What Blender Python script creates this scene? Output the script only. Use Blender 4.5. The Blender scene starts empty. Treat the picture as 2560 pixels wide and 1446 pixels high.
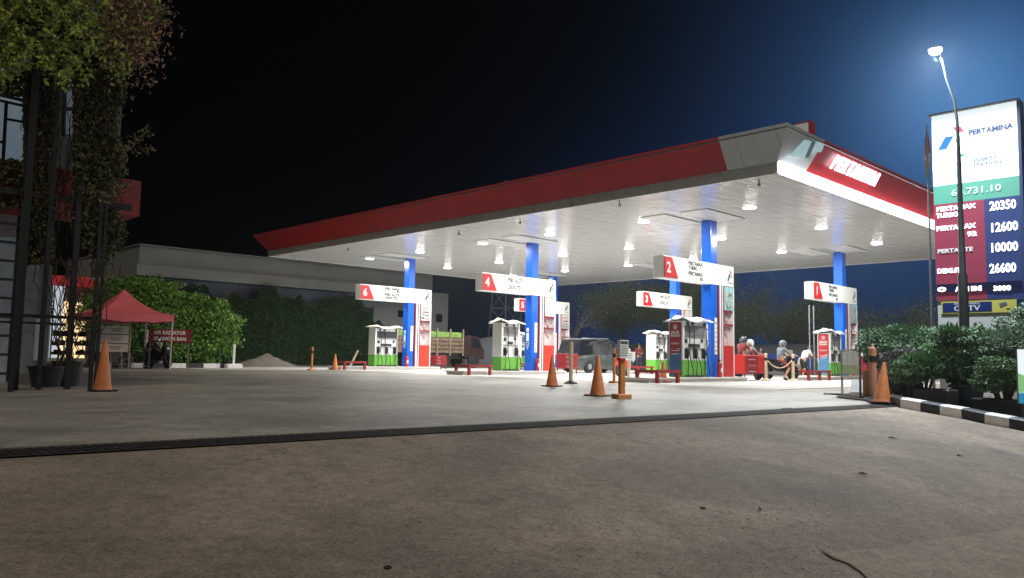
import bpy, bmesh, math, random
import numpy as np
from mathutils import Vector, Matrix, Euler
R_ = math.radians
rnd = random.Random(7)
C = bpy.context.scene.collection
SC = bpy.context.scene

# ------------------------------------------------------------------ camera
CF = 1984.0; CH = 0.76
yaw, pitch, roll = R_(45.81), R_(4.92), R_(1.0065)
Fv = Vector((math.cos(pitch)*math.cos(yaw), math.cos(pitch)*math.sin(yaw), math.sin(pitch)))
Rt = Vector((math.sin(yaw), -math.cos(yaw), 0)); Ut = Rt.cross(Fv)
Rv = Rt*math.cos(roll)+Ut*math.sin(roll); Uv = -Rt*math.sin(roll)+Ut*math.cos(roll)
cd = bpy.data.cameras.new('camera'); cam = bpy.data.objects.new('camera', cd); C.objects.link(cam)
M = Matrix((Rv, Uv, -Fv)).transposed().to_4x4(); M.translation = Vector((0, 0, CH)); cam.matrix_world = M
cd.sensor_width = 36; cd.lens = CF/2560*36; cd.clip_end = 600; cd.clip_start = 0.05
SC.camera = cam
O = Vector((0, 0, CH))

# ------------------------------------------------------------------ world, warm fill lamp, exposure
SUN_EL, SUN_AZ = R_(35), R_(200)
w = bpy.data.worlds.new("World"); SC.world = w; w.use_nodes = True
nt = w.node_tree; nt.nodes.clear(); N = nt.nodes; Lk = nt.links
def wn(t, **k):
    n = N.new(t)
    for a, b in k.items(): setattr(n, a, b)
    return n
out = wn('ShaderNodeOutputWorld'); bg = wn('ShaderNodeBackground')
sky = wn('ShaderNodeTexSky', sky_type='NISHITA', sun_disc=False, sun_elevation=R_(-4.0), sun_rotation=R_(200))
geo = wn('ShaderNodeTexCoord')
def wmath(op, a, b=None, c=None):
    n = wn('ShaderNodeMath', operation=op)
    for i, v in enumerate((a, b, c)):
        if v is None: continue
        if isinstance(v, (int, float)): n.inputs[i].default_value = v
        else: Lk.new(v, n.inputs[i])
    return n.outputs[0]
def wdot(d):
    n = wn('ShaderNodeVectorMath', operation='DOT_PRODUCT'); Lk.new(geo.outputs['Generated'], n.inputs[0])
    n.inputs[1].default_value = Vector(d).normalized(); return n.outputs['Value']
def raydir(x, y): return Fv + Rv*((x-1280)/CF) - Uv*((y-723)/CF)
def lobe(px, py, power):
    return wmath('POWER', wmath('MAXIMUM', wdot(raydir(px, py)), 0.0), power)
def wcol(fac, col):
    n = wn('ShaderNodeVectorMath', operation='SCALE'); n.inputs[0].default_value = col; Lk.new(fac, n.inputs['Scale']); return n.outputs[0]
def wadd(a, b):
    n = wn('ShaderNodeVectorMath', operation='ADD'); Lk.new(a, n.inputs[0]); Lk.new(b, n.inputs[1]); return n.outputs[0]
sk = wn('ShaderNodeVectorMath', operation='SCALE'); Lk.new(sky.outputs[0], sk.inputs[0]); sk.inputs['Scale'].default_value = 0.02
# blue glow and lamp glare painted into the sky colour: a broad lobe over the road side and a lower one beyond the forecourt
tot = wadd(sk.outputs[0], wcol(lobe(2460, 300, 46.0), (0.11, 0.56, 1.8)))
tot = wadd(tot, wcol(lobe(2420, 250, 260.0), (0.5, 1.5, 2.9)))
tot = wadd(tot, wcol(lobe(1750, 860, 60.0), (0.05, 0.24, .9)))
Lk.new(tot, bg.inputs[0]); bg.inputs[1].default_value = 0.1
Lk.new(bg.outputs[0], out.inputs[0])
sd = bpy.data.lights.new('warm_fill', 'SUN'); sd.energy = 0.85; sd.angle = R_(25); sd.color = (1.0, 0.84, 0.66)  # added warm fill, stands in for street lights behind the camera
so = bpy.data.objects.new('warm_fill', sd); C.objects.link(so)
so.rotation_euler = Vector((0.40, 0.62, -0.95)).to_track_quat('-Z', 'Y').to_euler(); so.location = (-20, -25, 40)
SC.view_settings.view_transform = 'Standard'; SC.view_settings.look = 'None'
SC.view_settings.exposure = 0.0; SC.view_settings.gamma = 1.0

# ------------------------------------------------------------------ ground height and pixel helpers
def dline(x): return 6.47 - 0.0745*(x-1.37)
RS = 0.115
def gz(x, y):
    d = dline(x)-y
    return 0.0 if d <= 0 else max(-RS*d, -0.82)
def hit(px, py, ax, v):
    r = raydir(px, py); t = (v-O[ax])/r[ax]; return O+r*t
def G(px, py):
    p = hit(px, py, 2, 0.0)
    if p.y < dline(p.x):
        r = raydir(px, py)   # z = -RS*(6.47-.0745(x-1.37)-y)
        # O.z + t r.z = -RS*(6.572 - .0745 t r.x - t r.y)
        t = (O.z + RS*6.572)/(-r.z + RS*(.0745*r.x + r.y))
        p = O+r*t
    return p
def atd(px, py, D):
    r = raydir(px, py); return O + r*(D/math.hypot(r.x, r.y))

# ------------------------------------------------------------------ materials
MATS = {}
def mat(name, col, rough=.6, metal=0., var=0., vscale=6., bump=0., bscale=60., emit=None, estr=0., coat=0., spec=.5, dirt=None, dscale=2., dthr=.55):
    if name in MATS: return MATS[name]
    m = bpy.data.materials.new(name); m.use_nodes = True; t = m.node_tree; b = t.nodes['Principled BSDF']
    c4 = (*col, 1); b.inputs['Base Color'].default_value = c4; b.inputs['Roughness'].default_value = rough; b.inputs['Metallic'].default_value = metal
    b.inputs['Specular IOR Level'].default_value = spec
    if coat: b.inputs['Coat Weight'].default_value = coat; b.inputs['Coat Roughness'].default_value = .08
    tc = t.nodes.new('ShaderNodeTexCoord')
    cur = None
    if var > 0:
        n = t.nodes.new('ShaderNodeTexNoise'); n.inputs['Scale'].default_value = vscale; n.inputs['Detail'].default_value = 6; t.links.new(tc.outputs['Object'], n.inputs['Vector'])
        r = t.nodes.new('ShaderNodeValToRGB'); r.color_ramp.elements[0].position = .3; r.color_ramp.elements[1].position = .7
        r.color_ramp.elements[0].color = (*[max(0, x*(1-var)) for x in col], 1); r.color_ramp.elements[1].color = (*[min(1, x*(1+var)) for x in col], 1)
        t.links.new(n.outputs['Fac'], r.inputs[0]); cur = r.outputs[0]
    if dirt:
        n = t.nodes.new('ShaderNodeTexNoise'); n.inputs['Scale'].default_value = dscale; n.inputs['Detail'].default_value = 8; n.inputs['Roughness'].default_value = .65; t.links.new(tc.outputs['Object'], n.inputs['Vector'])
        r = t.nodes.new('ShaderNodeValToRGB'); r.color_ramp.elements[0].position = dthr; r.color_ramp.elements[1].position = min(1, dthr+.18); r.color_ramp.elements[0].color = (0, 0, 0, 1); r.color_ramp.elements[1].color = (.8, .8, .8, 1)
        t.links.new(n.outputs['Fac'], r.inputs[0])
        x = t.nodes.new('ShaderNodeMixRGB'); t.links.new(r.outputs[0], x.inputs[0])
        if cur: t.links.new(cur, x.inputs[1])
        else: x.inputs[1].default_value = c4
        x.inputs[2].default_value = (*dirt, 1); cur = x.outputs[0]
    if cur: t.links.new(cur, b.inputs['Base Color'])
    if bump > 0:
        n = t.nodes.new('ShaderNodeTexNoise'); n.inputs['Scale'].default_value = bscale; n.inputs['Detail'].default_value = 4; t.links.new(tc.outputs['Object'], n.inputs['Vector'])
        bp = t.nodes.new('ShaderNodeBump'); bp.inputs['Strength'].default_value = bump; bp.inputs['Distance'].default_value = .02
        t.links.new(n.outputs['Fac'], bp.inputs['Height']); t.links.new(bp.outputs[0], b.inputs['Normal'])
    if emit:
        b.inputs['Emission Color'].default_value = (*emit, 1); b.inputs['Emission Strength'].default_value = estr
    MATS[name] = m; return m

def ground_mat(name, base, dark, light, patch=.35, peb=.5, rough=.85):
    m = bpy.data.materials.new(name); m.use_nodes = True; t = m.node_tree; b = t.nodes['Principled BSDF']; b.inputs['Roughness'].default_value = rough
    b.inputs['Specular IOR Level'].default_value = .3
    tc = t.nodes.new('ShaderNodeTexCoord')
    def noise(s, d=8, r=.6, w=0):
        n = t.nodes.new('ShaderNodeTexNoise'); n.inputs['Scale'].default_value = s; n.inputs['Detail'].default_value = d; n.inputs['Roughness'].default_value = r; n.inputs['Distortion'].default_value = w
        t.links.new(tc.outputs['Object'], n.inputs['Vector']); return n.outputs['Fac']
    def ramp(f, a, ca, b_, cb):
        r = t.nodes.new('ShaderNodeValToRGB'); e = r.color_ramp.elements; e[0].position = a; e[0].color = (*ca, 1); e[1].position = b_; e[1].color = (*cb, 1); t.links.new(f, r.inputs[0]); return r.outputs[0]
    def mix(f, a, b_, mode='MIX', fac=None):
        x = t.nodes.new('ShaderNodeMixRGB'); x.blend_type = mode
        if f is not None: t.links.new(f, x.inputs[0])
        else: x.inputs[0].default_value = fac
        for i, v in ((1, a), (2, b_)):
            if isinstance(v, tuple): x.inputs[i].default_value = (*v, 1)
            else: t.links.new(v, x.inputs[i])
        return x.outputs[0]
    c = ramp(noise(.45, 6, .6, .4), .35, dark, .68, base)
    c = mix(ramp(noise(3.2, 10, .78, .6), .5, (0, 0, 0), .66, (1, 1, 1)), c, dark)
    c = mix(None, c, ramp(noise(11, 8, .8), .36, (.72,)*3, .62, (1.12,)*3), 'MULTIPLY', 1.0)
    c = mix(ramp(noise(1.7, 9, .7), .54, (0, 0, 0), .8, (patch,)*3), c, light)
    c = mix(ramp(noise(28, 6, .7), .35, (.55,)*3, .65, (1.2,)*3), (1., 1., 1.), c, 'MIX') if False else c
    g = ramp(noise(48, 6, .85), .34, (.45,)*3, .66, (1.4,)*3)
    c = mix(None, c, g, 'MULTIPLY', .9)
    v = t.nodes.new('ShaderNodeTexVoronoi'); v.inputs['Scale'].default_value = 38; t.links.new(tc.outputs['Object'], v.inputs['Vector'])
    spots = ramp(v.outputs['Distance'], .06, (1, 1, 1), .16, (0, 0, 0))
    sel = ramp(noise(9, 3), .55, (0, 0, 0), .68, (1, 1, 1))
    s = mix(None, spots, sel, 'MULTIPLY', 1.0)
    c = mix(s, c, light)
    # oily, darker spots
    v2 = t.nodes.new('ShaderNodeTexVoronoi'); v2.inputs['Scale'].default_value = 5.5; t.links.new(tc.outputs['Object'], v2.inputs['Vector'])
    sp2 = mix(None, ramp(v2.outputs['Distance'], .03, (1, 1, 1), .13, (0, 0, 0)), ramp(noise(2.1, 3), .5, (0, 0, 0), .6, (1, 1, 1)), 'MULTIPLY', 1.0)
    c = mix(sp2, c, tuple(x*.35 for x in dark))
    t.links.new(c, b.inputs['Base Color'])
    bp = t.nodes.new('ShaderNodeBump'); bp.inputs['Strength'].default_value = peb; bp.inputs['Distance'].default_value = .012
    t.links.new(mix(None, noise(45, 6, .7), s, 'ADD', .5), bp.inputs['Height']); t.links.new(bp.outputs[0], b.inputs['Normal'])
    return m

def leaf_mat(name, a, b_, rough=.55):
    m = bpy.data.materials.new(name); m.use_nodes = True; t = m.node_tree; b = t.nodes['Principled BSDF']; b.inputs['Roughness'].default_value = rough
    g = t.nodes.new('ShaderNodeNewGeometry'); tc = t.nodes.new('ShaderNodeTexCoord')
    n = t.nodes.new('ShaderNodeTexNoise'); n.inputs['Scale'].default_value = 1.6; t.links.new(tc.outputs['Object'], n.inputs['Vector'])
    ad = t.nodes.new('ShaderNodeMath'); ad.operation = 'MULTIPLY_ADD'; ad.inputs[1].default_value = .5; t.links.new(g.outputs['Random Per Island'], ad.inputs[0])
    mu = t.nodes.new('ShaderNodeMath'); mu.operation = 'MULTIPLY'; mu.inputs[1].default_value = .7; t.links.new(n.outputs['Fac'], mu.inputs[0]); t.links.new(mu.outputs[0], ad.inputs[2])
    r = t.nodes.new('ShaderNodeValToRGB'); r.color_ramp.elements[0].position = .2; r.color_ramp.elements[1].position = .85
    r.color_ramp.elements[0].color = (*a, 1); r.color_ramp.elements[1].color = (*b_, 1); t.links.new(ad.outputs[0], r.inputs[0]); t.links.new(r.outputs[0], b.inputs['Base Color'])
    b.inputs['Transmission Weight'].default_value = 0
    return m

def seams(m, ax=1, step=1.22):
    t = m.node_tree; b = t.nodes['Principled BSDF']; tc = t.nodes.new('ShaderNodeTexCoord'); sp = t.nodes.new('ShaderNodeSeparateXYZ'); t.links.new(tc.outputs['Object'], sp.inputs[0])
    a = t.nodes.new('ShaderNodeMath'); a.operation = 'ADD'; t.links.new(sp.outputs[ax], a.inputs[0]); a.inputs[1].default_value = .31
    d = t.nodes.new('ShaderNodeMath'); d.operation = 'DIVIDE'; d.inputs[1].default_value = step; t.links.new(a.outputs[0], d.inputs[0])
    f = t.nodes.new('ShaderNodeMath'); f.operation = 'FRACT'; t.links.new(d.outputs[0], f.inputs[0])
    l = t.nodes.new('ShaderNodeMath'); l.operation = 'LESS_THAN'; l.inputs[1].default_value = .025; t.links.new(f.outputs[0], l.inputs[0])
    x = t.nodes.new('ShaderNodeMixRGB'); x.blend_type = 'MULTIPLY'; x.inputs[2].default_value = (.7, .7, .7, 1); t.links.new(l.outputs[0], x.inputs[0])
    src = b.inputs['Base Color'].links[0].from_socket; t.links.new(src, x.inputs[1]); t.links.new(x.outputs[0], b.inputs['Base Color'])
WHITE = mat('white_paint', (.8, .8, .78), .4, var=.05, vscale=3)
WHITE_D = mat('dirty_white_paint', (.62, .62, .6), .55, var=.12, vscale=4, dirt=(.3, .28, .25), dscale=3)
SIGNW = mat('backlit_white_panel', (.72, .73, .7), .35, emit=(1, 1, .95), estr=.12)
RED = mat('red_panel', (.55, .015, .02), .4)
REDB = mat('bright_red_panel', (.72, .045, .02), .4, var=.06)
REDD = mat('dark_red_steel', (.28, .012, .016), .45, var=.2, vscale=8, dirt=(.12, .03, .025), dscale=5)
FASC = mat('red_fascia_panel', (.47, .014, .024), .38, var=.1, vscale=1.2, dirt=(.3, .02, .03), dscale=1.1)
FASW = mat('silver_fascia_panel', (.55, .57, .58), .38, var=.06, vscale=1.5)
FASCF = FASC.copy(); FASWF = FASW.copy(); seams(FASC); seams(FASW); seams(FASCF, 0); seams(FASWF, 0)
BLUE = mat('blue_column_paint', (.012, .12, .62), .25, var=.1, vscale=2, coat=.4)
NAVY = mat('navy_paint', (.01, .03, .16), .4)
GREEN = mat('green_panel', (.16, .48, .06), .45, var=.06)
BLACK = mat('black_rubber', (.012, .012, .013), .6, var=.3)
DARK = mat('dark_plastic', (.03, .032, .036), .45)
GREY = mat('grey_steel', (.22, .23, .24), .45, metal=.4, var=.15)
STEEL = mat('galvanised_steel', (.38, .4, .42), .4, metal=.6, var=.15)
ORANGE = mat('faded_orange_plastic', (.62, .2, .06), .6, var=.18, vscale=7, bump=.15, dirt=(.34, .16, .08), dscale=6)
ORANGE2 = mat('orange_post_paint', (.62, .24, .06), .5, var=.15, vscale=5, dirt=(.3, .15, .07), dscale=7)
CREAM = mat('cream_post_paint', (.68, .52, .36), .5, var=.1, vscale=5, dirt=(.4, .3, .2), dscale=7)
YELL = mat('yellow_post_paint', (.72, .48, .12), .5, var=.1, vscale=5)
SCREEN = mat('grey_display_glass', (.2, .2, .2), .15)
TXT = mat('dark_lettering', (.03, .03, .035), .5)
TXTW = mat('white_lettering', (.8, .8, .8), .4)
TXTL = mat('lit_white_lettering', (.9, .9, .95), .4, emit=(.9, .95, 1), estr=4)
CLOTH = mat('white_tarpaulin', (.72, .73, .64), .7, var=.1, vscale=5, bump=.4, bscale=12)
SKIN = mat('skin', (.42, .23, .15), .55)
HAIR = mat('dark_hair', (.015, .012, .01), .5)
GLASS = mat('dark_window_glass', (.012, .014, .018), .06, spec=.8)
CONC = mat('kerb_concrete', (.52, .5, .47), .8, var=.15, vscale=5, bump=.3, dirt=(.28, .26, .23), dscale=4)
SOFF = mat('white_soffit_panel', (.74, .74, .72), .22, var=.03)

# ------------------------------------------------------------------ mesh helpers
class MB:
    def __init__(s): s.v = []; s.f = []; s.mi = []; s.cur = 0
    def add(s, vs, fs):
        o = len(s.v); s.v += [tuple(v) for v in vs]; s.f += [tuple(i+o for i in f) for f in fs]; s.mi += [s.cur]*len(fs); return s
    def box(s, x0, x1, y0, y1, z0, z1):
        return s.add([(x0, y0, z0), (x1, y0, z0), (x1, y1, z0), (x0, y1, z0), (x0, y0, z1), (x1, y0, z1), (x1, y1, z1), (x0, y1, z1)],
                     [(0, 3, 2, 1), (4, 5, 6, 7), (0, 1, 5, 4), (1, 2, 6, 5), (2, 3, 7, 6), (3, 0, 4, 7)])
    def rbox(s, x0, x1, y0, y1, z0, z1, r=.02):   # box with chamfered vertical and top edges
        r = min(r, abs(x1-x0)*.45, abs(y1-y0)*.45, abs(z1-z0)*.45)
        def ring(i, z): return [(x0+i+r, y0+i, z), (x1-i-r, y0+i, z), (x1-i, y0+i+r, z), (x1-i, y1-i-r, z), (x1-i-r, y1-i, z), (x0+i+r, y1-i, z), (x0+i, y1-i-r, z), (x0+i, y0+i+r, z)]
        vs = ring(0, z0)+ring(0, z1-r)+ring(r*.7, z1)
        fs = [tuple(reversed(range(8))), tuple(range(16, 24))]
        for k in (0, 8):
            for i in range(8): fs.append((k+i, k+(i+1) % 8, k+8+(i+1) % 8, k+8+i))
        return s.add(vs, fs)
    def tube(s, pts, r, n=8, cap=True):
        pts = [Vector(p) for p in pts]; rs = r if isinstance(r, (list, tuple)) else [r]*len(pts)
        vs = []; up = None
        for i, p in enumerate(pts):
            a = pts[max(0, i-1)]; b = pts[min(len(pts)-1, i+1)]; d = (b-a).normalized() if (b-a).length > 1e-9 else Vector((0, 0, 1))
            if up is None: up = Vector((0, 0, 1)) if abs(d.z) < .9 else Vector((1, 0, 0))
            x = d.cross(up).normalized(); y = x.cross(d).normalized(); up = y
            for k in range(n):
                t = 2*math.pi*k/n; vs.append(p + x*(rs[i]*math.cos(t)) + y*(rs[i]*math.sin(t)))
        fs = []
        for i in range(len(pts)-1):
            for k in range(n): fs.append((i*n+k, i*n+(k+1) % n, (i+1)*n+(k+1) % n, (i+1)*n+k))
        if cap: fs += [tuple(reversed(range(n))), tuple(range((len(pts)-1)*n, len(pts)*n))]
        return s.add(vs, fs)
    def lathe(s, prof, n=20, c=(0, 0, 0), tilt=None):
        vs = []
        for r, z in prof:
            for k in range(n):
                t = 2*math.pi*k/n; v = Vector((r*math.cos(t), r*math.sin(t), z))
                if tilt: v = tilt @ v
                vs.append(v+Vector(c))
        fs = []
        for i in range(len(prof)-1):
            for k in range(n): fs.append((i*n+k, i*n+(k+1) % n, (i+1)*n+(k+1) % n, (i+1)*n+k))
        fs += [tuple(reversed(range(n))), tuple(range((len(prof)-1)*n, len(prof)*n))]
        return s.add(vs, fs)
    def prism(s, poly, axis, a, b):    # poly in the two other axes, extruded along axis from a to b
        def P(u, v, w): return {0: (w, u, v), 1: (u, w, v), 2: (u, v, w)}[axis]
        n = len(poly); vs = [P(u, v, a) for u, v in poly]+[P(u, v, b) for u, v in poly]
        fs = [tuple(reversed(range(n))), tuple(range(n, 2*n))]+[(i, (i+1) % n, n+(i+1) % n, n+i) for i in range(n)]
        return s.add(vs, fs)
    def build(s, name, m, parent=None, smooth=False, bevel=0):
        me = bpy.data.meshes.new(name); me.from_pydata(s.v, [], s.f)
        ms = m if isinstance(m, (list, tuple)) else [m]
        for q in ms: me.materials.append(q)
        if len(ms) > 1: me.polygons.foreach_set('material_index', s.mi)
        bm = bmesh.new(); bm.from_mesh(me); bmesh.ops.recalc_face_normals(bm, faces=bm.faces)
        if bevel: bmesh.ops.bevel(bm, geom=list(bm.edges), offset=bevel, segments=2, affect='EDGES', clamp_overlap=True)
        bm.to_mesh(me); bm.free()
        if smooth:
            me.polygons.foreach_set('use_smooth', [True]*len(me.polygons))
            try: me.set_sharp_from_angle(angle=R_(40))
            except Exception: pass
        o = bpy.data.objects.new(name, me); C.objects.link(o)
        if parent: o.parent = parent
        return o
def thing(name, label, cat, loc=(0, 0, 0), rz=0, group=None):
    o = bpy.data.objects.new(name, None); C.objects.link(o); o.location = loc; o.rotation_euler = (0, 0, rz); o.empty_display_size = .2
    o['label'] = label; o['category'] = cat
    if group: o['group'] = group
    return o
def tag(o, label, cat, group=None):
    o['label'] = label; o['category'] = cat
    if group: o['group'] = group
    return o
def struct(o): o['kind'] = 'structure'; return o
def bx(name, m, p, *a, r=0, bevel=0):
    b = MB(); (b.rbox(*a, r=r) if r else b.box(*a)); return b.build(name, m, p, bevel=bevel)

def text(s, size, loc, face, m, parent, w=None, bold=.0, align='LEFT', name='lettering', depth=.004, shear=0):
    c = bpy.data.curves.new('txt', 'FONT'); c.body = s; c.size = size; c.extrude = depth; c.offset = bold; c.align_x = align; c.shear = shear; c.resolution_u = 2
    o = bpy.data.objects.new('txt', c); C.objects.link(o)
    dg = bpy.context.evaluated_depsgraph_get(); me = bpy.data.meshes.new_from_object(o.evaluated_get(dg)); bpy.data.objects.remove(o)
    me.materials.clear(); me.materials.append(m)
    if w and len(me.vertices):
        xs = [v.co.x for v in me.vertices]; k = w/max(1e-6, max(xs)-min(xs))
        for v in me.vertices: v.co.x *= k
    E_ = {'-Y': Euler((R_(90), 0, 0)), '-X': Euler((R_(90), 0, R_(-90)))}[face]
    mt = Matrix.Translation(Vector(loc)) @ E_.to_matrix().to_4x4(); me.transform(mt)
    q = bpy.data.objects.new(name, me); C.objects.link(q); q.parent = parent; me.name = name
    return q

def leaves(pts, size, m, name, parent=None, nrm=None, aspect=.6, seed=1):
    rs = np.random.RandomState(seed); P = np.asarray(pts, float); n = len(P)
    a = rs.normal(size=(n, 3)); a /= np.linalg.norm(a, axis=1)[:, None]
    b = rs.normal(size=(n, 3)); b -= a*(a*b).sum(1)[:, None]; b /= np.linalg.norm(b, axis=1)[:, None]
    s = size*(.6+.8*rs.rand(n))[:, None]; A = a*s; B = b*s*aspect
    c = np.cross(a, b)*s*.25
    V = np.stack([P-A, P-B*.9+c, P+A, P+B+c], 1).reshape(-1, 3)
    F = np.arange(4*n).reshape(n, 4)
    me = bpy.data.meshes.new(name); me.from_pydata(V.tolist(), [], F.tolist()); me.materials.append(m)
    o = bpy.data.objects.new(name, me); C.objects.link(o)
    if parent: o.parent = parent
    return o
def blob_pts(n, blobs, seed=1, shell=.55):
    rs = np.random.RandomState(seed); out_ = []
    vol = np.array([b[3]*b[4]*b[5] for b in blobs]); vol = vol**.7; vol /= vol.sum()
    for b, k in zip(blobs, (vol*n).astype(int)):
        d = rs.normal(size=(k, 3)); d /= np.linalg.norm(d, axis=1)[:, None]
        r = (shell+(1-shell)*rs.rand(k)**.6)
        lump = 1+.16*np.sin(d[:, 0]*7+b[0])*np.sin(d[:, 1]*6+b[1])+.12*np.sin(d[:, 2]*9+b[2]*3)+.05*rs.normal(size=k)
        out_.append(np.array(b[:3])+d*(r*lump)[:, None]*np.array(b[3:6]))
    return np.concatenate(out_)

# ------------------------------------------------------------------ setting: ground, ramp, pad, drain, kerbs
GRAMP = ground_mat('worn_entry_concrete', (.47, .385, .31), (.25, .21, .175), (.64, .59, .52))
GAPR = ground_mat('forecourt_asphalt', (.52, .49, .43), (.27, .26, .23), (.66, .63, .58), patch=.95, peb=.35, rough=.5)
GPAD = ground_mat('forecourt_concrete', (.7, .69, .66), (.58, .57, .54), (.78, .77, .74), patch=.4, peb=.12, rough=.6)
def sheet(name, poly_fn, m):
    vs, fs = poly_fn; b = MB(); b.add(vs, fs); return struct(b.build(name, m))
# forecourt + land behind the drain, with cut for ramp in front
b = MB()
xs = [-150, -60, -20, -5, 0, 5, 10, 14.6, 20, 40, 90, 200]
for i in range(len(xs)-1):
    x0, x1 = xs[i], xs[i+1]
    b.add([(x0, dline(x0), 0), (x1, dline(x1), 0), (x1, 260, 0), (x0, 260, 0)], [(0, 1, 2, 3)])
struct(b.build('forecourt_ground', GAPR))
b = MB()
for i in range(len(xs)-1):
    x0, x1 = xs[i], xs[i+1]
    d = .82/RS
    b.add([(x0, dline(x0)-d, -.82), (x1, dline(x1)-d, -.82), (x1, dline(x1), 0), (x0, dline(x0), 0)], [(0, 1, 2, 3)])
    b.add([(x0, -120, -.82), (x1, -120, -.82), (x1, dline(x1)-d, -.82), (x0, dline(x0)-d, -.82)], [(0, 1, 2, 3)])
struct(b.build('entry_road', GRAMP))
bx_ = MB().box(20.6, 43, 10.6, 40.6, 0, .006); bx_.box(14.5, 20.55, 33.6, 40, 0, .004); struct(bx_.build('concrete_pad', GPAD))
# joints of the pad
b = MB()
for yy in (10.56, 18.3, 21.9, 29.9): b.box(20.6, 43, yy, yy+.035, .004, .010)
for xx in (31.6,): b.box(xx, xx+.03, 10.6, 40.6, .004, .0105)
struct(b.build('pad_joint', mat('tar_joint', (.05, .05, .05), .8)))
# drain with grating
dr = thing('drain_channel', 'long dark steel grating drain crossing the entry from left to right', 'drain')
def dl(x, o): return (x, dline(x)+o, .004)
b = MB(); X0d, X1d = -6, 15.5; b.add([(X0d, dline(X0d)-.02, .006), (X1d, dline(X1d)-.02, .006), (X1d, dline(X1d)+.52, .006), (X0d, dline(X0d)+.52, .006)], [(0, 1, 2, 3)]); b.build('channel', mat('drain_void', (.006, .006, .006), .9), dr)
b = MB()
RUST = mat('rusty_grating', (.04, .034, .03), .75, metal=.3, var=.4, vscale=9, dirt=(.14, .1, .07), dscale=4)
for o in (-.03, .15, .32, .49):
    b.add([(X0d, dline(X0d)+o, .012), (X1d, dline(X1d)+o, .012), (X1d, dline(X1d)+o+.045, .012), (X0d, dline(X0d)+o+.045, .012)], [(0, 1, 2, 3)])
k = 0
x = X0d
while x < X1d:
    b.add([(x, dline(x), .010), (x+.022, dline(x), .010), (x+.022, dline(x)+.5, .010), (x, dline(x)+.5, .010)], [(0, 1, 2, 3)]); x += .075
b.build('grating', RUST, dr)
bx('stick', mat('pale_stick', (.5, .45, .4), .7), None, 0, .28, 0, .02, 0, .012).location = G(1955, 1026)+Vector((0, 0, .02))
st = bpy.data.objects['stick']; st.rotation_euler = (0, 0, R_(-5)); tag(st, 'short pale stick lying across the drain grating', 'stick')

# painted kerb on the right (black and white), along pixels measured at its foot
kp = [G(2222, 1012), G(2251, 1020), G(2301, 1029), G(2350, 1038), G(2404, 1047), G(2462, 1060), G(2523, 1071), G(2590, 1085), G(2700, 1110)]
kdir = (kp[6]-kp[0]); kdir.z = 0; kdir.normalize(); knr = Vector((kdir.y, -kdir.x, 0))
if knr.x < 0: knr = -knr
KW = mat('kerb_white_paint', (.8, .8, .8), .6, var=.1, vscale=9, dirt=(.25, .24, .22), dscale=7, dthr=.6)
KB = mat('kerb_black_paint', (.03, .032, .035), .55, var=.3, vscale=9, dirt=(.1, .1, .1), dscale=7)
b = MB()
for i in range(len(kp)-1):
    b.cur = i % 2
    p, q = kp[i], kp[i+1]; 
    up_ = Vector((0, 0, .155)); up2 = Vector((0, 0, .18)); w1 = knr*.05; w2 = knr*.19; dn = Vector((0, 0, -.15))
    prof = lambda o: [o+dn, o+up_, o+up2+w1, o+up2+w2, o+dn+w2]
    a_, c_ = prof(p), prof(q); b.add(a_+c_, [(j, (j+1) % 5, 5+(j+1) % 5, 5+j) for j in range(5)]+[(0, 1, 2, 3, 4), (9, 8, 7, 6, 5)])
struct(b.build('kerb', [KB, KW]))
# verge behind that kerb
b = MB(); vz = lambda p: Vector((p.x, p.y, gz(p.x, p.y)+.03))
rows_ = [[vz(p+knr*o_) for p in kp] for o_ in (.18, .8, 1.6, 3, 6, 12)]
for r1, r2 in zip(rows_, rows_[1:]):
    n = len(r1); b.add(r1+r2, [(i, i+1, n+i+1, n+i) for i in range(n-1)])
b.add([rows_[0][0], rows_[1][0], rows_[2][0], rows_[3][0], Vector((24, 9.6, .03)), Vector((17.3, 7.6, .03))], [(0, 1, 2, 3, 4, 5)])
struct(b.build('planted_verge', mat('verge_soil', (.06, .05, .035), .95, var=.4, vscale=5, bump=.6, bscale=20)))

# far-left painted kerb under the bush
b = MB(); KY = 37.3
xx = 10.2; i = 0
while xx < 17.6:
    b.cur = i % 2; b.rbox(xx, min(xx+.82, 17.75), KY, KY+.35, -.02, .21, r=.02); xx += .82; i += 1
struct(b.build('kerb', [KB, KW]))
bx('planting_bed', mat('bed_soil', (.05, .055, .03), .95, var=.4), None, 8, 17.6, KY+.35, 47, 0, .16)['kind'] = 'structure'

# ------------------------------------------------------------------ canopy
X0, X1, Y0, Y1, HC, HB, HT, FO = 20.35, 42.16, 10.47, 39.89, 6.0, 6.29, 7.128, .685
can = thing('fuel_station_canopy', 'large flat canopy with red and silver fascia over the fuel pumps', 'canopy', (X0, Y0, 0))
def cloc(v): return (v[0]-X0, v[1]-Y0, v[2])
b = MB()
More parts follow.
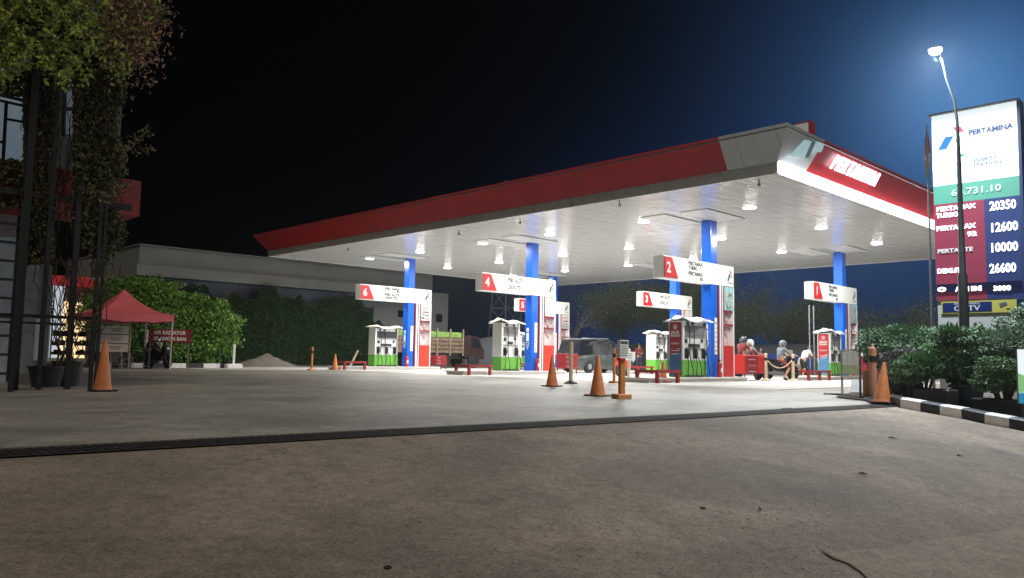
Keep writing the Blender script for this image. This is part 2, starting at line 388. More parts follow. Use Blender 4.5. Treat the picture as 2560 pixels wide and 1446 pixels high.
# soffit as long panels with fine seams (running along Y)
def strips_mat():
    m = bpy.data.materials.new('soffit_strips'); m.use_nodes = True; t = m.node_tree; p = t.nodes['Principled BSDF']
    p.inputs['Base Color'].default_value = (.74, .74, .72, 1); p.inputs['Roughness'].default_value = .1; p.inputs['Specular IOR Level'].default_value = .6
    tc = t.nodes.new('ShaderNodeTexCoord'); sp = t.nodes.new('ShaderNodeSeparateXYZ'); t.links.new(tc.outputs['Object'], sp.inputs[0])
    f = t.nodes.new('ShaderNodeMath'); f.operation = 'FRACT'; mu = t.nodes.new('ShaderNodeMath'); mu.operation = 'MULTIPLY'; mu.inputs[1].default_value = 5.0
    t.links.new(sp.outputs[1], mu.inputs[0]); t.links.new(mu.outputs[0], f.inputs[0])
    r = t.nodes.new('ShaderNodeValToRGB'); e = r.color_ramp.elements; e[0].position = 0; e[0].color = (0, 0, 0, 1); e[1].position = .1; e[1].color = (1, 1, 1, 1); e2 = e.new(.9); e2.color = (1, 1, 1, 1); e3 = e.new(1.); e3.color = (0, 0, 0, 1)
    t.links.new(f.outputs[0], r.inputs[0])
    mp = t.nodes.new('ShaderNodeMapping'); mp.inputs['Scale'].default_value = (.9, 3.2, 1); t.links.new(tc.outputs['Object'], mp.inputs[0])
    n = t.nodes.new('ShaderNodeTexNoise'); n.inputs['Scale'].default_value = 1.1; n.inputs['Detail'].default_value = 3; t.links.new(mp.outputs[0], n.inputs['Vector'])
    a = t.nodes.new('ShaderNodeMath'); a.operation = 'MULTIPLY_ADD'; a.inputs[1].default_value = 2.4; t.links.new(n.outputs['Fac'], a.inputs[0]); 
    m3 = t.nodes.new('ShaderNodeMath'); m3.operation = 'MULTIPLY'; m3.inputs[1].default_value = .25; t.links.new(r.outputs[0], m3.inputs[0]); t.links.new(m3.outputs[0], a.inputs[2])
    bp = t.nodes.new('ShaderNodeBump'); bp.inputs['Strength'].default_value = .5; bp.inputs['Distance'].default_value = .03; t.links.new(a.outputs[0], bp.inputs['Height']); t.links.new(bp.outputs[0], p.inputs['Normal'])
    mx = t.nodes.new('ShaderNodeMixRGB'); mx.inputs[1].default_value = (.6, .6, .6, 1); mx.inputs[2].default_value = (.82, .82, .815, 1); t.links.new(r.outputs[0], mx.inputs[0]); t.links.new(mx.outputs[0], p.inputs['Base Color'])
    return m
b.box(0, X1-X0, 0, Y1-Y0, HC, HC+.12); b.build('soffit', strips_mat(), can)
# gutter band
b = MB(); W_, D_ = X1-X0, Y1-Y0
for a_ in ((-.05, 0, -.05, D_+.05), (W_, W_+.05, -.05, D_+.05), (0, W_, -.05, 0), (0, W_, D_, D_+.05)): b.box(*a_, HC-.03, HB)
b.build('gutter_band', WHITE_D, can)
def fpt(side, t, top):  # point on the sloped fascia
    o = FO if top else .06; z = HT if top else HB
    if side == 'L': return Vector((-o, t, z))
    if side == 'F': return Vector((t, -o, z))
    if side == 'R': return Vector((W_+o, t, z))
    return Vector((t, D_+o, z))
tl_t = hit(1795, 345, 0, X0-FO).y-Y0; tl_b = hit(1822, 430, 0, X0).y-Y0
tf_t = hit(2063, 350, 1, Y0-FO).x-X0; tf_b = hit(2008, 430, 1, Y0).x-X0
def panel(name, m, quad, th):
    n_ = (quad[1]-quad[0]).cross(quad[2]-quad[0]).normalized()*.04
    c_ = Vector((W_/2, D_/2, HT)); mid = sum(quad, Vector())/4
    if n_.dot(c_-mid) < 0: n_ = -n_
    q = quad+[v+n_ for v in quad]; b = MB(); b.add(q, [(0, 1, 2, 3), (7, 6, 5, 4)]+[(i, (i+1) % 4, 4+(i+1) % 4, 4+i) for i in range(4)]); return b.build(name, m, can)
panel('fascia_panel', FASC, [fpt('L', D_+.06, 0), fpt('L', tl_b, 0), fpt('L', tl_t, 1), fpt('L', D_+FO, 1)], .04)
panel('fascia_panel', FASW, [fpt('L', tl_b, 0), fpt('L', -.06, 0), fpt('L', -FO, 1), fpt('L', tl_t, 1)], .04)
panel('fascia_panel', FASWF, [fpt('F', -.06, 0), fpt('F', tf_b, 0), fpt('F', tf_t, 1), fpt('F', -FO, 1)], .04)
panel('fascia_panel', FASCF, [fpt('F', tf_b, 0), fpt('F', W_+.06, 0), fpt('F', W_+FO, 1), fpt('F', tf_t, 1)], .04)
panel('fascia_panel', FASC, [fpt('R', -.06, 0), fpt('R', D_+.06, 0), fpt('R', D_+FO, 1), fpt('R', -FO, 1)], .04)
panel('fascia_panel', FASCF, [fpt('B', -.06, 0), fpt('B', W_+.06, 0), fpt('B', W_+FO, 1), fpt('B', -FO, 1)], .04)
b = MB(); b.box(-FO+.05, W_+FO-.05, -FO+.05, D_+FO-.05, HT-.10, HT-.04); b.build('roof_sheet', GREY, can)
# LED strip under the front fascia
LED = mat('led_strip', (1, 1, 1), .4, emit=(.92, .96, 1), estr=15)
b = MB(); b.box(.02, W_+.02, -.10, -.055, HC-.02, HB+.0); b.build('light_strip', LED, can)
# lit lettering and mark on the sloped front fascia, and a roof box
def onF(px_, py_):  # point on the sloped front fascia plane
    n_ = Vector((0, -(HT-HB), FO-.06)).normalized() if False else Vector((0, (HT-HB), (FO-.06))).normalized()
    p0 = Vector((X0, Y0-.06, HB)); r = raydir(px_, py_); t = (p0-O).dot(n_)/r.dot(n_); return O+r*t
pa, pb = onF(2072, 412), onF(2190, 446)
tx = text('P E R T A M I N A', .6, (0, 0, 0), '-Y', TXTL, can, w=(pb.x-pa.x)*1.0, bold=.012, name='sign_lettering', depth=.03)
ang = math.atan2(FO-.06, HT-HB)
mm = Matrix.Translation(Vector((pa.x-X0, -.06-(FO-.06)*.42-.04, HB+(HT-HB)*.32))) @ Matrix.Rotation(ang, 4, 'X')
tx.data.transform(mm)
def fasc_shape(name, m, poly, lift):   # poly in (px,py) on the sloped fascia
    vs = [onF(*p)-Vector((X0, Y0, 0)) for p in poly]; nn = Vector((0, -(HT-HB), -(FO-.06))).normalized()
    vs = [v+nn*lift*.2 for v in vs]; n2 = len(vs); b = MB(); b.add(vs+[v+nn*lift for v in vs], [tuple(range(n2)), tuple(range(2*n2-1, n2-1, -1))]+[(i, (i+1) % n2, n2+(i+1) % n2, n2+i) for i in range(n2)]); return b.build(name, m, can)
LB = mat('pale_blue_mark', (.55, .75, .8), .4, emit=(.5, .75, .8), estr=.35); LG = mat('grey_blue_mark', (.3, .42, .48), .4)
fasc_shape('emblem_blade', LB, [(1972, 388), (2010, 349), (2022, 351), (2004, 388)], .08)
fasc_shape('emblem_blade', LG, [(2004, 388), (2022, 351), (2031, 352), (2013, 391)], .10)
fasc_shape('emblem_blade', LB, [(2026, 374), (2038, 354), (2052, 357), (2053, 364), (2046, 378)], .08)
# roof box behind the fascia top
rp = onF(2030, 345)
b = MB(); b.prism([(-.35, 0), (.25, 0), (.1, .62), (-.35, .62)], 0, 0, .35)
o = b.build('roof_box', [REDD], can); o.location = (rp.x-X0+.7, .1, HT+.05); o.data.materials[0] = RED
b = MB(); b.box(-.015, -.002, -.3, .2, .02, .56); q = b.build('roof_box_face', SIGNW, o)
# hatches around columns in the soffit
COLX, COLY = (25.81, 37.2), (16.0, 25.25, 34.5)
HATCH = mat('corrugated_hatch', (.66, .66, .64), .4, var=.05)
for cx_ in COLX:
    for cy_ in COLY:
        for dx_, dy_ in ((-.9, -.75), (-.95, .95)):
            b = MB(); x_, y_ = cx_-X0+dx_, cy_-Y0+dy_
            nn = 9
            b.box(x_-1.3, x_+1.2, y_-.55, y_+.55, HC-.03, HC-.004); b.build('hatch_panel', HATCH, can)
            b = MB()
            for k in range(14):
                xx = x_-1.3+k*2.5/14; b.prism([(xx, HC-.02), (xx+.08, HC-.055), (xx+.16, HC-.02)], 1, y_-.565, y_-.552)
            b.box(x_+1.202, x_+1.21, y_-.55, y_+.55, HC-.035, HC-.004)
            b.build('hatch_trim', mat('hatch_trim_grey', (.2, .2, .2), .6), can)
for px_, py_ in ((1897, 450), (1300, 548), (1549, 503), (870, 618), (1147, 577)):
    p = hit(px_, py_, 2, HC-.02); b = MB(); b.tube([(0, 0, 0), (0, 0, -.1), (.05, -.03, -.16)], .018, 6); b.box(-.05, .05, -.02, .02, -.2, -.14)
    o = b.build('security_camera' if px_ in (1549,) else 'drip_pipe', GREY, can); o.location = (p.x-X0, max(.1, p.y-Y0), HC)

# downlights
LENS = mat('downlight_lens', (1, 1, 1), .3, emit=(1, .98, .93), estr=14)
rown = {0: 'nearest the left fascia', 1: 'in the middle row', 2: 'in the far right row'}
yn = ['over the open front beside pump 2', 'behind pump 2 row', 'in front of pump 4 row', 'behind pump 4 row', 'in front of pump 6 row', 'at the back edge']
LX = (24.42, 29.92, 35.37); LY = (13.56, 17.98, 22.88, 27.1, 31.85, 36.3)
for i, lx in enumerate(LX):
    for j, ly in enumerate(LY):
        t = thing('ceiling_light', 'round glowing downlight in the canopy ceiling, %s from the road, %s' % (['first', 'second', 'third', 'fourth', 'fifth', 'sixth'][j], rown[i]), 'ceiling light', (lx, ly, HC), 0, 'round downlights in the canopy ceiling')
        b = MB(); b.lathe([(.245, 0), (.245, -.012), (.22, -.016)], 20); b.build('rim', WHITE, t)
        b = MB(); b.lathe([(.225, -.017), (.2, -.032), (.12, -.042), (.01, -.045)], 20); b.build('lens', LENS, t, smooth=True)
        ld = bpy.data.lights.new('downlight', 'AREA'); ld.shape = 'DISK'; ld.size = .34; ld.energy = 275; ld.color = (1, .985, .95)
        lo = bpy.data.objects.new('lamp', ld); C.objects.link(lo); lo.parent = t; lo.location = (0, 0, -.06)

# ------------------------------------------------------------------ columns, islands, gantries, dispensers
names = {(0, 0): '2', (0, 1): '4', (0, 2): '6', (1, 0): '1', (1, 1): '3', (1, 2): '5'}
TEXTS = {'6': [('PERTAMAX', .0), ('      92', .0), ('PERTALITE', 0), ('DEXLITE', 0)], '4': [('PERTALITE', 0), ('DEXLITE', 0)], '2': [('PERTAMAX', 0), ('TURBO', 0), ('PERTAMAX', 0), ('92', 1)],
         '5': [('PERTALITE', 0), ('DEXLITE', 0)], '3': [('PERTALITE', 0), ('DEXLITE', 0)], '1': [('PERTAMAX', 0), ('TURBO', 0), ('PERTAMAX', 0), ('92', 1)]}
ISL = mat('island_concrete', (.6, .57, .54), .7, var=.12, vscale=3, dirt=(.35, .3, .28), dscale=3)
BANR = mat('maroon_banner', (.26, .025, .035), .5); BANR1 = mat('red_banner', (.42, .02, .03), .5); BANB = mat('blue_banner', (.03, .09, .2), .5); BANB1 = mat('light_blue_banner', (.06, .2, .38), .5)
PINKW = mat('pink_white_panel', (.72, .6, .6), .5, var=.05); POST = mat('poster_paper', (.68, .64, .62), .5, var=.1, vscale=4)
TEAL = mat('poster_sky_paper', (.3, .55, .6), .5, var=.3, vscale=6)
def column(cx_, cy_, n_):
    t = thing('canopy_column', 'blue square steel column rising behind pump sign %s to the ceiling' % n_, 'column', (cx_, cy_, 0), 0, 'blue canopy columns')
    bx('shaft', BLUE, t, -.21, .21, -.21, .21, .171, HC-.001, r=.015)
    bx('base_plate', BLUE, t, -.3, .3, -.26, .26, .171, .2)
    b = MB()
    # sticker strip on the front, small stickers on the side
    b.box(-.0, .17, -.222, -.211, 1.0, 2.35); b.build('notice_strip', WHITE, t)
    b = MB()
    for k in range(7): b.box(.05+.02*(k % 2), .12, -.226, -.2225, 1.1+k*.17, 1.14+k*.17+.03*(k % 3 == 0))
    b.build('notice_marks', TXT, t)
    b = MB(); b.box(-.221, -.2115, -.06, .08, 1.93, 2.1); b.box(-.221, -.2115, -.07, .09, 1.5, 1.88); b.build('sticker', WHITE, t)
    b = MB(); b.add([(-.2215, .13, 1.45), (-.2215, -.11, 1.45), (-.2215, .01, 1.12), (-.2115, .13, 1.45), (-.2115, -.11, 1.45), (-.2115, .01, 1.12)], [(0, 1, 2), (5, 4, 3), (0, 3, 4, 1), (1, 4, 5, 2), (2, 5, 3, 0)]); q = b.build('warning_triangle', WHITE, t)
    b = MB(); b.add([(-.2245, .095, 1.425), (-.2245, -.075, 1.425), (-.2245, .01, 1.19), (-.222, .095, 1.425), (-.222, -.075, 1.425), (-.222, .01, 1.19)], [(0, 1, 2), (5, 4, 3), (0, 3, 4, 1), (1, 4, 5, 2), (2, 5, 3, 0)]); b.build('triangle_inner', NAVY, q)
    b = MB(); b.box(-.2275, -.225, 0, .02, 1.26, 1.38); b.build('triangle_mark', WHITE, q)
    return t
def island(cx_, cy_, n_):
    b = MB(); b.rbox(-4.5 if n_ != '9' else 0, 1.8, -.52, .52, 0, .11, r=.015); b.rbox(-4.55, 1.84, -.55, .55, .111, .17, r=.015)
    o = b.build('pump_island', ISL); o.location = (cx_, cy_, .002); tag(o, 'low concrete kerb island under fuel pump %s' % n_, 'pump island', 'concrete pump islands'); return o
def logo(t, x, z, s, y, m=None):
    b = MB(); b.prism([(x-.1*s, z-.1*s), (x-.02*s, z+.08*s), (x+.05*s, z+.08*s), (x-.03*s, z-.1*s)], 1, y-.004, y); b.build('emblem', m or NAVY, t)
    b = MB(); b.prism([(x+.0*s, z+.16*s), (x+.07*s, z+.16*s), (x+.12*s, z+.09*s), (x+.05*s, z+.09*s)], 1, y-.004, y); b.build('emblem', RED if m is None else m, t)
    b = MB(); b.prism([(x+.03*s, z-.02*s), (x+.07*s, z+.06*s), (x+.13*s, z+.06*s), (x+.09*s, z-.02*s)], 1, y-.004, y); b.build('emblem', GREEN if m is None else m, t)
    b = MB(); b.box(x-.08*s, x+.14*s, y-.003, y, z-.16*s, z-.14*s); b.build('emblem', TXT, t)
def gantry(cx_, cy_, n_):
    t = thing('pump_sign_gantry', 'white pump gantry sign with red number %s panel and red-based pillar' % n_, 'pump sign', (cx_, cy_, .17), 0, 'numbered pump gantry signs')
    z0, z1 = 3.41, 4.19; f = -.235
    h = bx('header_sign', SIGNW, t, -3.28, 1.36, f, .2, z0, z1, r=.02)
    b = MB(); b.prism([(-3.25, z0+.03), (-2.42, z0+.03), (-2.78, z1-.05), (-3.25, z1-.05)], 1, f-.03, f-.001); b.build('number_panel', RED, h)
    text(n_, .52, (-3.12, f-.031, z0+.2), '-Y', TXTW, h, bold=.012, name='number')
    ls = TEXTS[n_]; k = len(ls); sz = .2 if k > 2 else .235; x0 = -1.75
    wd_ = {'PERTAMAX': .95, 'PERTALITE': .92, 'DEXLITE': .8, 'TURBO': .6, '92': .22}
    offs = [.2, .36, .56, .72] if n_ in '12' else ([.19, .31, .5, .67] if k == 4 else [.29, .6])
    for i, (s, al) in enumerate(ls):
        zz = z1-offs[i]; q_ = s.strip()
        text(q_, sz*(.75 if q_ == '92' else .9 if k > 2 else 1), (x0+(.74 if q_ == '92' else 0), f-.001, zz), '-Y', TXT, h, w=wd_[q_], bold=.010, name='fuel_name', depth=.003)
    logo(h, 1.03, z0+.36, 1.5, f-.001)
    # pillar
    p = bx('pillar', PINKW, t, .62, 1.36, -.05, .2, .001, z0-.001)
    bx('pillar_frame', WHITE, t, 1.3, 1.36, f, -.051, .001, z0-.001)
    bx('stripe', WHITE, t, .34, .44, f, .2, .001, z0-.001); bx('stripe', mat('maroon_stripe', (.2, .02, .04), .5), t, .26, .338, f+.01, .2, .001, z0-.001)
    bx('stripe', NAVY, t, .442, .5, f+.005, .2, .001, z0-.001); bx('stripe', WHITE, t, .502, .56, f, .2, .001, z0-.001)
    bx('stripe', REDD, t, .562, .618, f, .2, .001, z0-.001)
    bx('red_base', REDB if n_ != '2' else mat('deep_red_panel', (.5, .02, .02), .4), t, .619, 1.298, f-.004, -.052, .001, 1.16)
    sm = RED if n_ in '246' else PINKW
    for z_ in ((1.93, 2.42) if n_ in '246' else (1.93, 2.42)):
        bx('shelf', REDD, t, .619, 1.298, f+.02, -.052, z_, z_+.05)
    # poster
    if n_ in '12':
        q = bx('poster', TEAL, t, .66, 1.27, f+.002, f+.02, 2.5, z0-.03)
        b = MB(); rr = random.Random(3)
        for k2 in range(26):
            xx = .68+rr.random()*.5; zz = 2.52+rr.random()*.55; b.box(xx, xx+.03+.06*rr.random(), f-.004, f+.001, zz, zz+.04+.12*rr.random())
        b.build('poster_picture', mat('poster_buildings', (.5, .42, .34), .6, var=.6, vscale=20), q)
    else:
        q = bx('poster', POST, t, .66, 1.27, f+.002, f+.02, 2.5, z0-.03)
        if n_ in '65':
            text('TIDAK', .17, (.7, f, 3.12), '-Y', RED, q, w=.5, name='poster_lettering', depth=.003)
            b = MB(); b.box(.74, 1.2, f-.003, f, 3.03, 3.05); b.box(.74, 1.2, f-.003, f, 2.93, 2.99); b.build('poster_lines', REDD, q)
            b = MB(); rr = random.Random(5)
            for k2 in range(22):
                xx = .68+rr.random()*.5; zz = 2.54+rr.random()*.26; b.box(xx, xx+.04+.05*rr.random(), f-.003, f+.001, zz, zz+.02+.05*rr.random())
            b.build('poster_picture', TXT, q)
    # triangular shelf contents
    for z_, s_ in ((1.93, 1), (1.18, 1)):
        b = MB(); top_ = z_+.42 if z_ > 1.5 else z_+.66
        b.prism([(.8, top_), (1.22, top_), (1.03, top_-.36)], 1, -.1, -.06); b.build('shelf_wedge', mat('mauve_panel', (.42, .32, .34), .5), t)
    return t
HOSE = mat('hose_rubber', (.015, .02, .018), .45)
def dispenser(cx_, cy_, n_, xa, xb, banner=None, noz=3, htop=2.0):
    lbl = {'6': 'white and green pump with three nozzles under gantry sign 6', '4': 'white and green pump with coiled hoses beside the column of sign 4', '2': 'pump with maroon JALUR KHUSUS banner on its end, under sign 2',
           '1': 'pump with bright red and blue JALUR KHUSUS banner, under sign 1', '3': 'pale green-white pump under gantry sign 3', '5': 'white and green pump half hidden behind pump 4'}[n_]
    t = thing('fuel_dispenser', lbl, 'fuel pump', (cx_, cy_, .17), 0, 'fuel dispensers')
    f = -.25; bk = .34; wv = xb-xa
    BODY = mat('pump_body_white', (.7, .72, .7), .35, var=.04)
    bx('cabinet', BODY, t, xa, xb, f+.03, bk, .6, htop, r=.01)
    bx('green_base', GREEN, t, xa, xb, f+.03, bk, .001, .599, r=.01)
    bx('side_post', BODY, t, xa, xa+.1, f, f+.029, .6, htop); bx('side_post', BODY, t, xb-.08, xb, f, f+.029, .6, htop)
    bx('side_post', GREEN, t, xa, xa+.1, f, f+.029, .0, .598); bx('side_post', GREEN, t, xb-.08, xb, f, f+.029, .0, .598)
    bx('display', SCREEN if n_ != '6' else DARK, t, xa+.12, xb-.1, f+.008, f+.029, htop-.5, htop-.16)
    b = MB(); b.box(xa+.12, xb-.1, f, f+.028, htop-.56, htop-.53); b.box(xa+.12, xb-.1, f, f+.028, htop-.98, htop-.955); b.build('trim_rail', GREY, t)
    b = MB(); b.box(xa+.15, xa+.3, f+.01, f+.028, htop-.78, htop-.64); b.box(xb-.32, xb-.2, f+.01, f+.028, htop-.74, htop-.62); b.box(xa+.38, xb-.4, f+.01, f+.028, htop-.92, htop-.8)
    b.build('keypad', DARK, t)
    b = MB(); b.box(xa+.12, xb-.1, f-.04, f+.02, .03, .07); b.build('foot_rail', DARK, t)
    for k in range(noz):
        x_ = xa+.2+(wv-.42)*(k/(max(1, noz-1)))
        nz = bx('nozzle_holder', DARK, t, x_-.06, x_+.06, f-.03, f+.028, .66, 1.0)
        b = MB(); b.prism([(x_-.05, .98), (x_+.02, 1.0), (x_+.075, .84), (x_+.03, .7), (x_-.02, .64), (x_-.045, .7), (x_-.01, .8), (x_-.05, .9)], 1, f-.1, f-.045)
        b.tube([(x_-.03, f-.07, .96), (x_-.05, f-.06, 1.04)], .014, 6); b.build('nozzle', BLACK, nz)
        b = MB(); pts = []
        xr = x_+(.12 if k % 2 == 0 else -.12)
        kk = [(x_, f-.07, .68), (x_-.02, f-.12, .45), (x_-.12, f-.16, .15), (x_-.05, f-.2, -.02+.05*k), (x_+.1, f-.2, .05), (x_+.16, f-.17, .3), (x_+.1, f-.12, .62), (xr, f-.08, .95), (xr+.03, f-.05, 1.4), (xr, f-.05, htop-.2), (xr-.02, f+.02, htop-.04)]
        # smooth by sampling Catmull-Rom
        P = [Vector(q) for q in kk]; P = [P[0]]+P+[P[-1]]
        for i in range(1, len(P)-2):
            for u in np.linspace(0, 1, 6, endpoint=False):
                a0, a1, a2, a3 = P[i-1], P[i], P[i+1], P[i+2]
                pts.append(.5*((2*a1)+(a2-a0)*u+(2*a0-5*a1+4*a2-a3)*u*u+(3*a1-a0-3*a2+a3)*u**3))
        b.tube(pts, .017, 6); b.build('hose', HOSE, t, smooth=True)
        b = MB(); b.lathe([(.01, -.05), (.05, -.04), (.05, .04), (.01, .05)], 10, (xr-.02, f-.01, htop-.08)); b.build('hose_reel', DARK, t)
    if banner:
        ca, cb = banner
        q = bx('banner', ca, t, xa-.012, xa-.002, -.19, .30, .05, htop-.05)
        b = MB(); b.add([(xa-.016, .30, .05), (xa-.016, -.13, .05), (xa-.016, -.19, .13), (xa-.016, -.19, .95), (xa-.016, .3, .75)], [(0, 1, 2, 3, 4)])
        b.add([(xa-.013, .30, .05), (xa-.013, -.13, .05), (xa-.013, -.19, .13), (xa-.013, -.19, .95), (xa-.013, .3, .75)], [(4, 3, 2, 1, 0)]); b.build('banner_lower', cb, q)
        b = MB()
        for k in range(20):
            a1, a2 = 2*math.pi*k/20, 2*math.pi*(k+1)/20
            b.add([(xa-.018, .055+r_*math.cos(a_), htop-.22+r_*math.sin(a_)) for a_, r_ in ((a1, .085), (a2, .085), (a2, .068), (a1, .068))], [(0, 1, 2, 3)])
        b.box(xa-.02, xa-.014, .045, .065, htop-.27, htop-.17); b.prism([(.01, htop-.22), (.1, htop-.22), (.055, htop-.275)], 0, xa-.02, xa-.014)
        b.build('arrow_ring', TXTW, q)
        text('JALUR', .15, (xa-.013, .235, htop-.46), '-X', TXTW, q, w=.36, bold=.004, name='banner_lettering', depth=.003)
        text('KHUSUS', .1, (xa-.013, .235, htop-.56), '-X', TXTW, q, w=.36, bold=.003, name='banner_lettering', depth=.003)
        text('PERTAMAX', .08, (xa-.013, .235, htop-.83), '-X', TXTW, q, w=.34, name='banner_lettering', depth=.003, shear=.2)
        b = MB(); b.box(xa-.018, xa-.013, -.12, -.02, htop-1.0, htop-.98); b.box(xa-.018, xa-.013, -.12, .22, htop-1.06, htop-1.04); b.box(xa-.021, xa-.0165, -.08, .2, .8, .82); b.build('banner_lines', TXTW, q)
    # folded tarpaulin lying on top: a thing of its own
    b = MB(); nx, ny = 22, 9; rr = random.Random(int(n_)*3+1); ph = rr.random()*6
    x0_, x1_, y0_, y1_ = xa-.16, xb+.18, f-.16, bk+.12
    V = []
    for L in (0, 1):
        for j in range(ny+1):
            for i in range(nx+1):
                u, v = i/nx, j/ny; edge = min(u, 1-u, v, 1-v)
                z = htop+.05+.05*math.sin(u*9+ph+v*3)*math.sin(v*5+ph)+.05*math.sin(u*4+ph*2)+(.09*max(0, math.sin((u-.15)*5+ph)) if v < .6 else 0)-.07*max(0, .14-edge)/.14
                if L: z += .04+.03*math.sin(u*17+v*6+ph)
                V.append((x0_+(x1_-x0_)*u+.03*math.sin(v*7+ph), y0_+(y1_-y0_)*v+.03*math.sin(u*8+ph), max(z, htop+.012 if .12 < edge else htop-.03)))
    b.v = V; n1 = (nx+1)*(ny+1)
    for j in range(ny):
        for i in range(nx):
            a_ = j*(nx+1)+i; b.f.append((a_, a_+nx+1, a_+nx+2, a_+1)); b.f.append((n1+a_, n1+a_+1, n1+a_+nx+2, n1+a_+nx+1))
    rim = [i for i in range(nx+1)]+[j*(nx+1)+nx for j in range(1, ny+1)]+[ny*(nx+1)+i for i in range(nx-1, -1, -1)]+[j*(nx+1) for j in range(ny-1, 0, -1)]
    for i in range(len(rim)): p_, q_ = rim[i], rim[(i+1) % len(rim)]; b.f.append((p_, q_, n1+q_, n1+p_))
    b.mi = [0]*len(b.f)
    cm = CLOTH if n_ not in '12' else mat('white_tarpaulin_bluish', (.74, .76, .8), .7, var=.1, vscale=5)
    c_ = b.build('folded_tarpaulin', cm, None, smooth=True); c_.location = (cx_, cy_, .17)
    tag(c_, 'crumpled white tarpaulin folded on top of fuel pump %s' % n_, 'tarpaulin', 'tarpaulins on top of the pumps')
    return t
def rail(cx_, cy_, n_, xa, xb):
    t = thing('island_guard_rail', 'low dark red steel guard rail around the road end of island %s' % n_, 'guard rail', (cx_, cy_, 0), 0, 'low red guard rails at the island ends')
    yf = -.78
    b = MB(); b.box(xa, xb, yf-.06, yf+.06, .34, .43); b.build('top_bar', REDD, t); b = MB(); b.box(xa, xa+.12, yf+.061, .08, .34, .43); b.build('top_bar', REDD, t)
    for x_ in ((xa+.01, xb-.13) if n_ != '1' else (xa+.01, (xa+xb)/2, xb-.13)):
        b = MB(); b.box(x_, x_+.11, yf-.05, yf+.05, .006, .339); b.build('leg', REDD, t)
    b = MB(); b.box(xa+.01, xa+.12, -.03, .07, .006, .339); b.build('leg', REDD, t)
    return t
def extinguisher(loc, n_):
    t = thing('fire_extinguisher', 'red fire extinguisher standing on island %s beside the striped pillar' % n_, 'extinguisher', loc, 0, 'fire extinguishers on the islands')
    b = MB(); b.lathe([(.08, 0), (.085, .02), (.085, .42), (.07, .5), (.03, .54), (.03, .58)], 14); b.build('cylinder', RED, t, smooth=True)
    b = MB(); b.box(-.03, .03, -.03, .03, .581, .62); b.box(-.1, .06, -.012, .012, .621, .64); b.tube([(-.04, 0, .6), (-.12, -.02, .55), (-.12, -.03, .25)], .012, 6); b.build('valve_and_hose', DARK, t)
    b = MB(); b.box(-.05, .05, -.092, -.08, .18, .34); b.build('label_plate', WHITE, t)
for i, cx_ in enumerate(COLX):
    for j, cy_ in enumerate(COLY):
        n_ = names[(i, j)]
        column(cx_, cy_, n_); island(cx_, cy_, n_); gantry(cx_, cy_, n_)
        if n_ != '1': rail(cx_, cy_, n_, -4.45, -3.15)
        else: rail(cx_, cy_, n_, -5.1, -3.0)
dispenser(25.81, 34.5, '6', -2.28, -.84, None, 3, 1.98)
dispenser(25.81, 25.25, '4', -2.08, -.98, None, 2, 2.08)
dispenser(25.81, 16.0, '2', -2.12, -.62, (BANR, BANB), 3, 1.98)
dispenser(37.2, 16.0, '1', -1.73, -.55, (BANR1, BANB1), 2, 1.95)
dispenser(37.2, 25.25, '3', -2.2, -1.1, None, 2, 1.98)
dispenser(37.2, 34.5, '5', -3.1, -1.6, None, 2, 1.98)
extinguisher((25.81+.1, 25.25-.34, .172), '4'); extinguisher((25.81+.1, 16-.36, .172), '2'); extinguisher((25.81-.3, 34.5-.34, .172), '6')

# ------------------------------------------------------------------ cones
def cone(loc, lbl, h=.8, tilt=(0, 0), base=DARK, m=ORANGE):
    t = thing('traffic_cone', lbl, 'traffic cone', loc, rnd.random()*3, 'orange traffic cones')
    t.rotation_euler = (tilt[0], tilt[1], 0)
    b = MB(); b.rbox(-.21, .21, -.21, .21, .004, .035, r=.03); b.build('base', base, t)
    b = MB(); b.lathe([(.165, .036), (.155, .06), (.145, .1), (.03, h-.02), (.022, h), (.012, h)], 24); b.build('cone_body', m, t, smooth=True)
    return t
BR = mat('brown_rubber', (.16, .09, .06), .8, var=.3)
cone(G(1380, 967), 'faded orange cone, left one of the pair in front of pump 4', .84, base=BR)
cone(G(1494, 991), 'large faded orange cone nearest the drain, beside the orange notice post', .84, base=BR)
cone(hit(1658, 957, 2, 0.006), 'orange cone standing against the red guard rail of island 2', .72, base=BR)
cone(hit(837, 925, 2, .006), 'small far orange cone beside the leaning pole at island 6', .78, base=BR)
cone(G(256, 979), 'tall faded orange cone at the left beside the plant pot', .96, base=BLACK)
cone(G(2205, 1012), 'tilted orange cone leaning toward the bushes at the kerb', .8, tilt=(0, R_(11)), base=BR)

# ------------------------------------------------------------------ posts
def post(loc, lbl, m, h=1.1, r=.05, base='sq', bm_=None, band=True, tilt=0, name='bollard_post'):
    t = thing(name, lbl, 'post', loc, R_(10), 'slim barrier posts')
    t.rotation_euler = (0, tilt, R_(10))
    bm_ = bm_ or m
    b = MB()
    if base == 'sq': b.rbox(-.17, .17, -.12, .12, .004, .07, r=.02)
    else: b.lathe([(.2, .004), (.2, .03), (.12, .07), (.06, .09)], 18)
    b.build('base', bm_, t)
    b = MB(); b.lathe([(r, .071), (r, h-.02), (r*.6, h)], 12); b.build('shaft', m, t, smooth=True)
    if band: b = MB(); b.lathe([(r+.004, h-.3), (r+.006, h-.3), (r+.006, h-.18), (r+.004, h-.18)], 12); b.build('band', BLACK, t)
    return t
post(hit(779, 926, 2, 0), 'brown-orange post alone between the sand heap and island 6', ORANGE2, 1.08, .05)
post(hit(1226, 918, 2, 0), 'pale yellow post standing beyond the left end of island 4', CREAM, 1.05, .06, band=False)
p = post(hit(1154, 914, 2, 0), 'yellow post with a white square plate and chain beyond island 4', YELL, 1.25, .06, band=False)
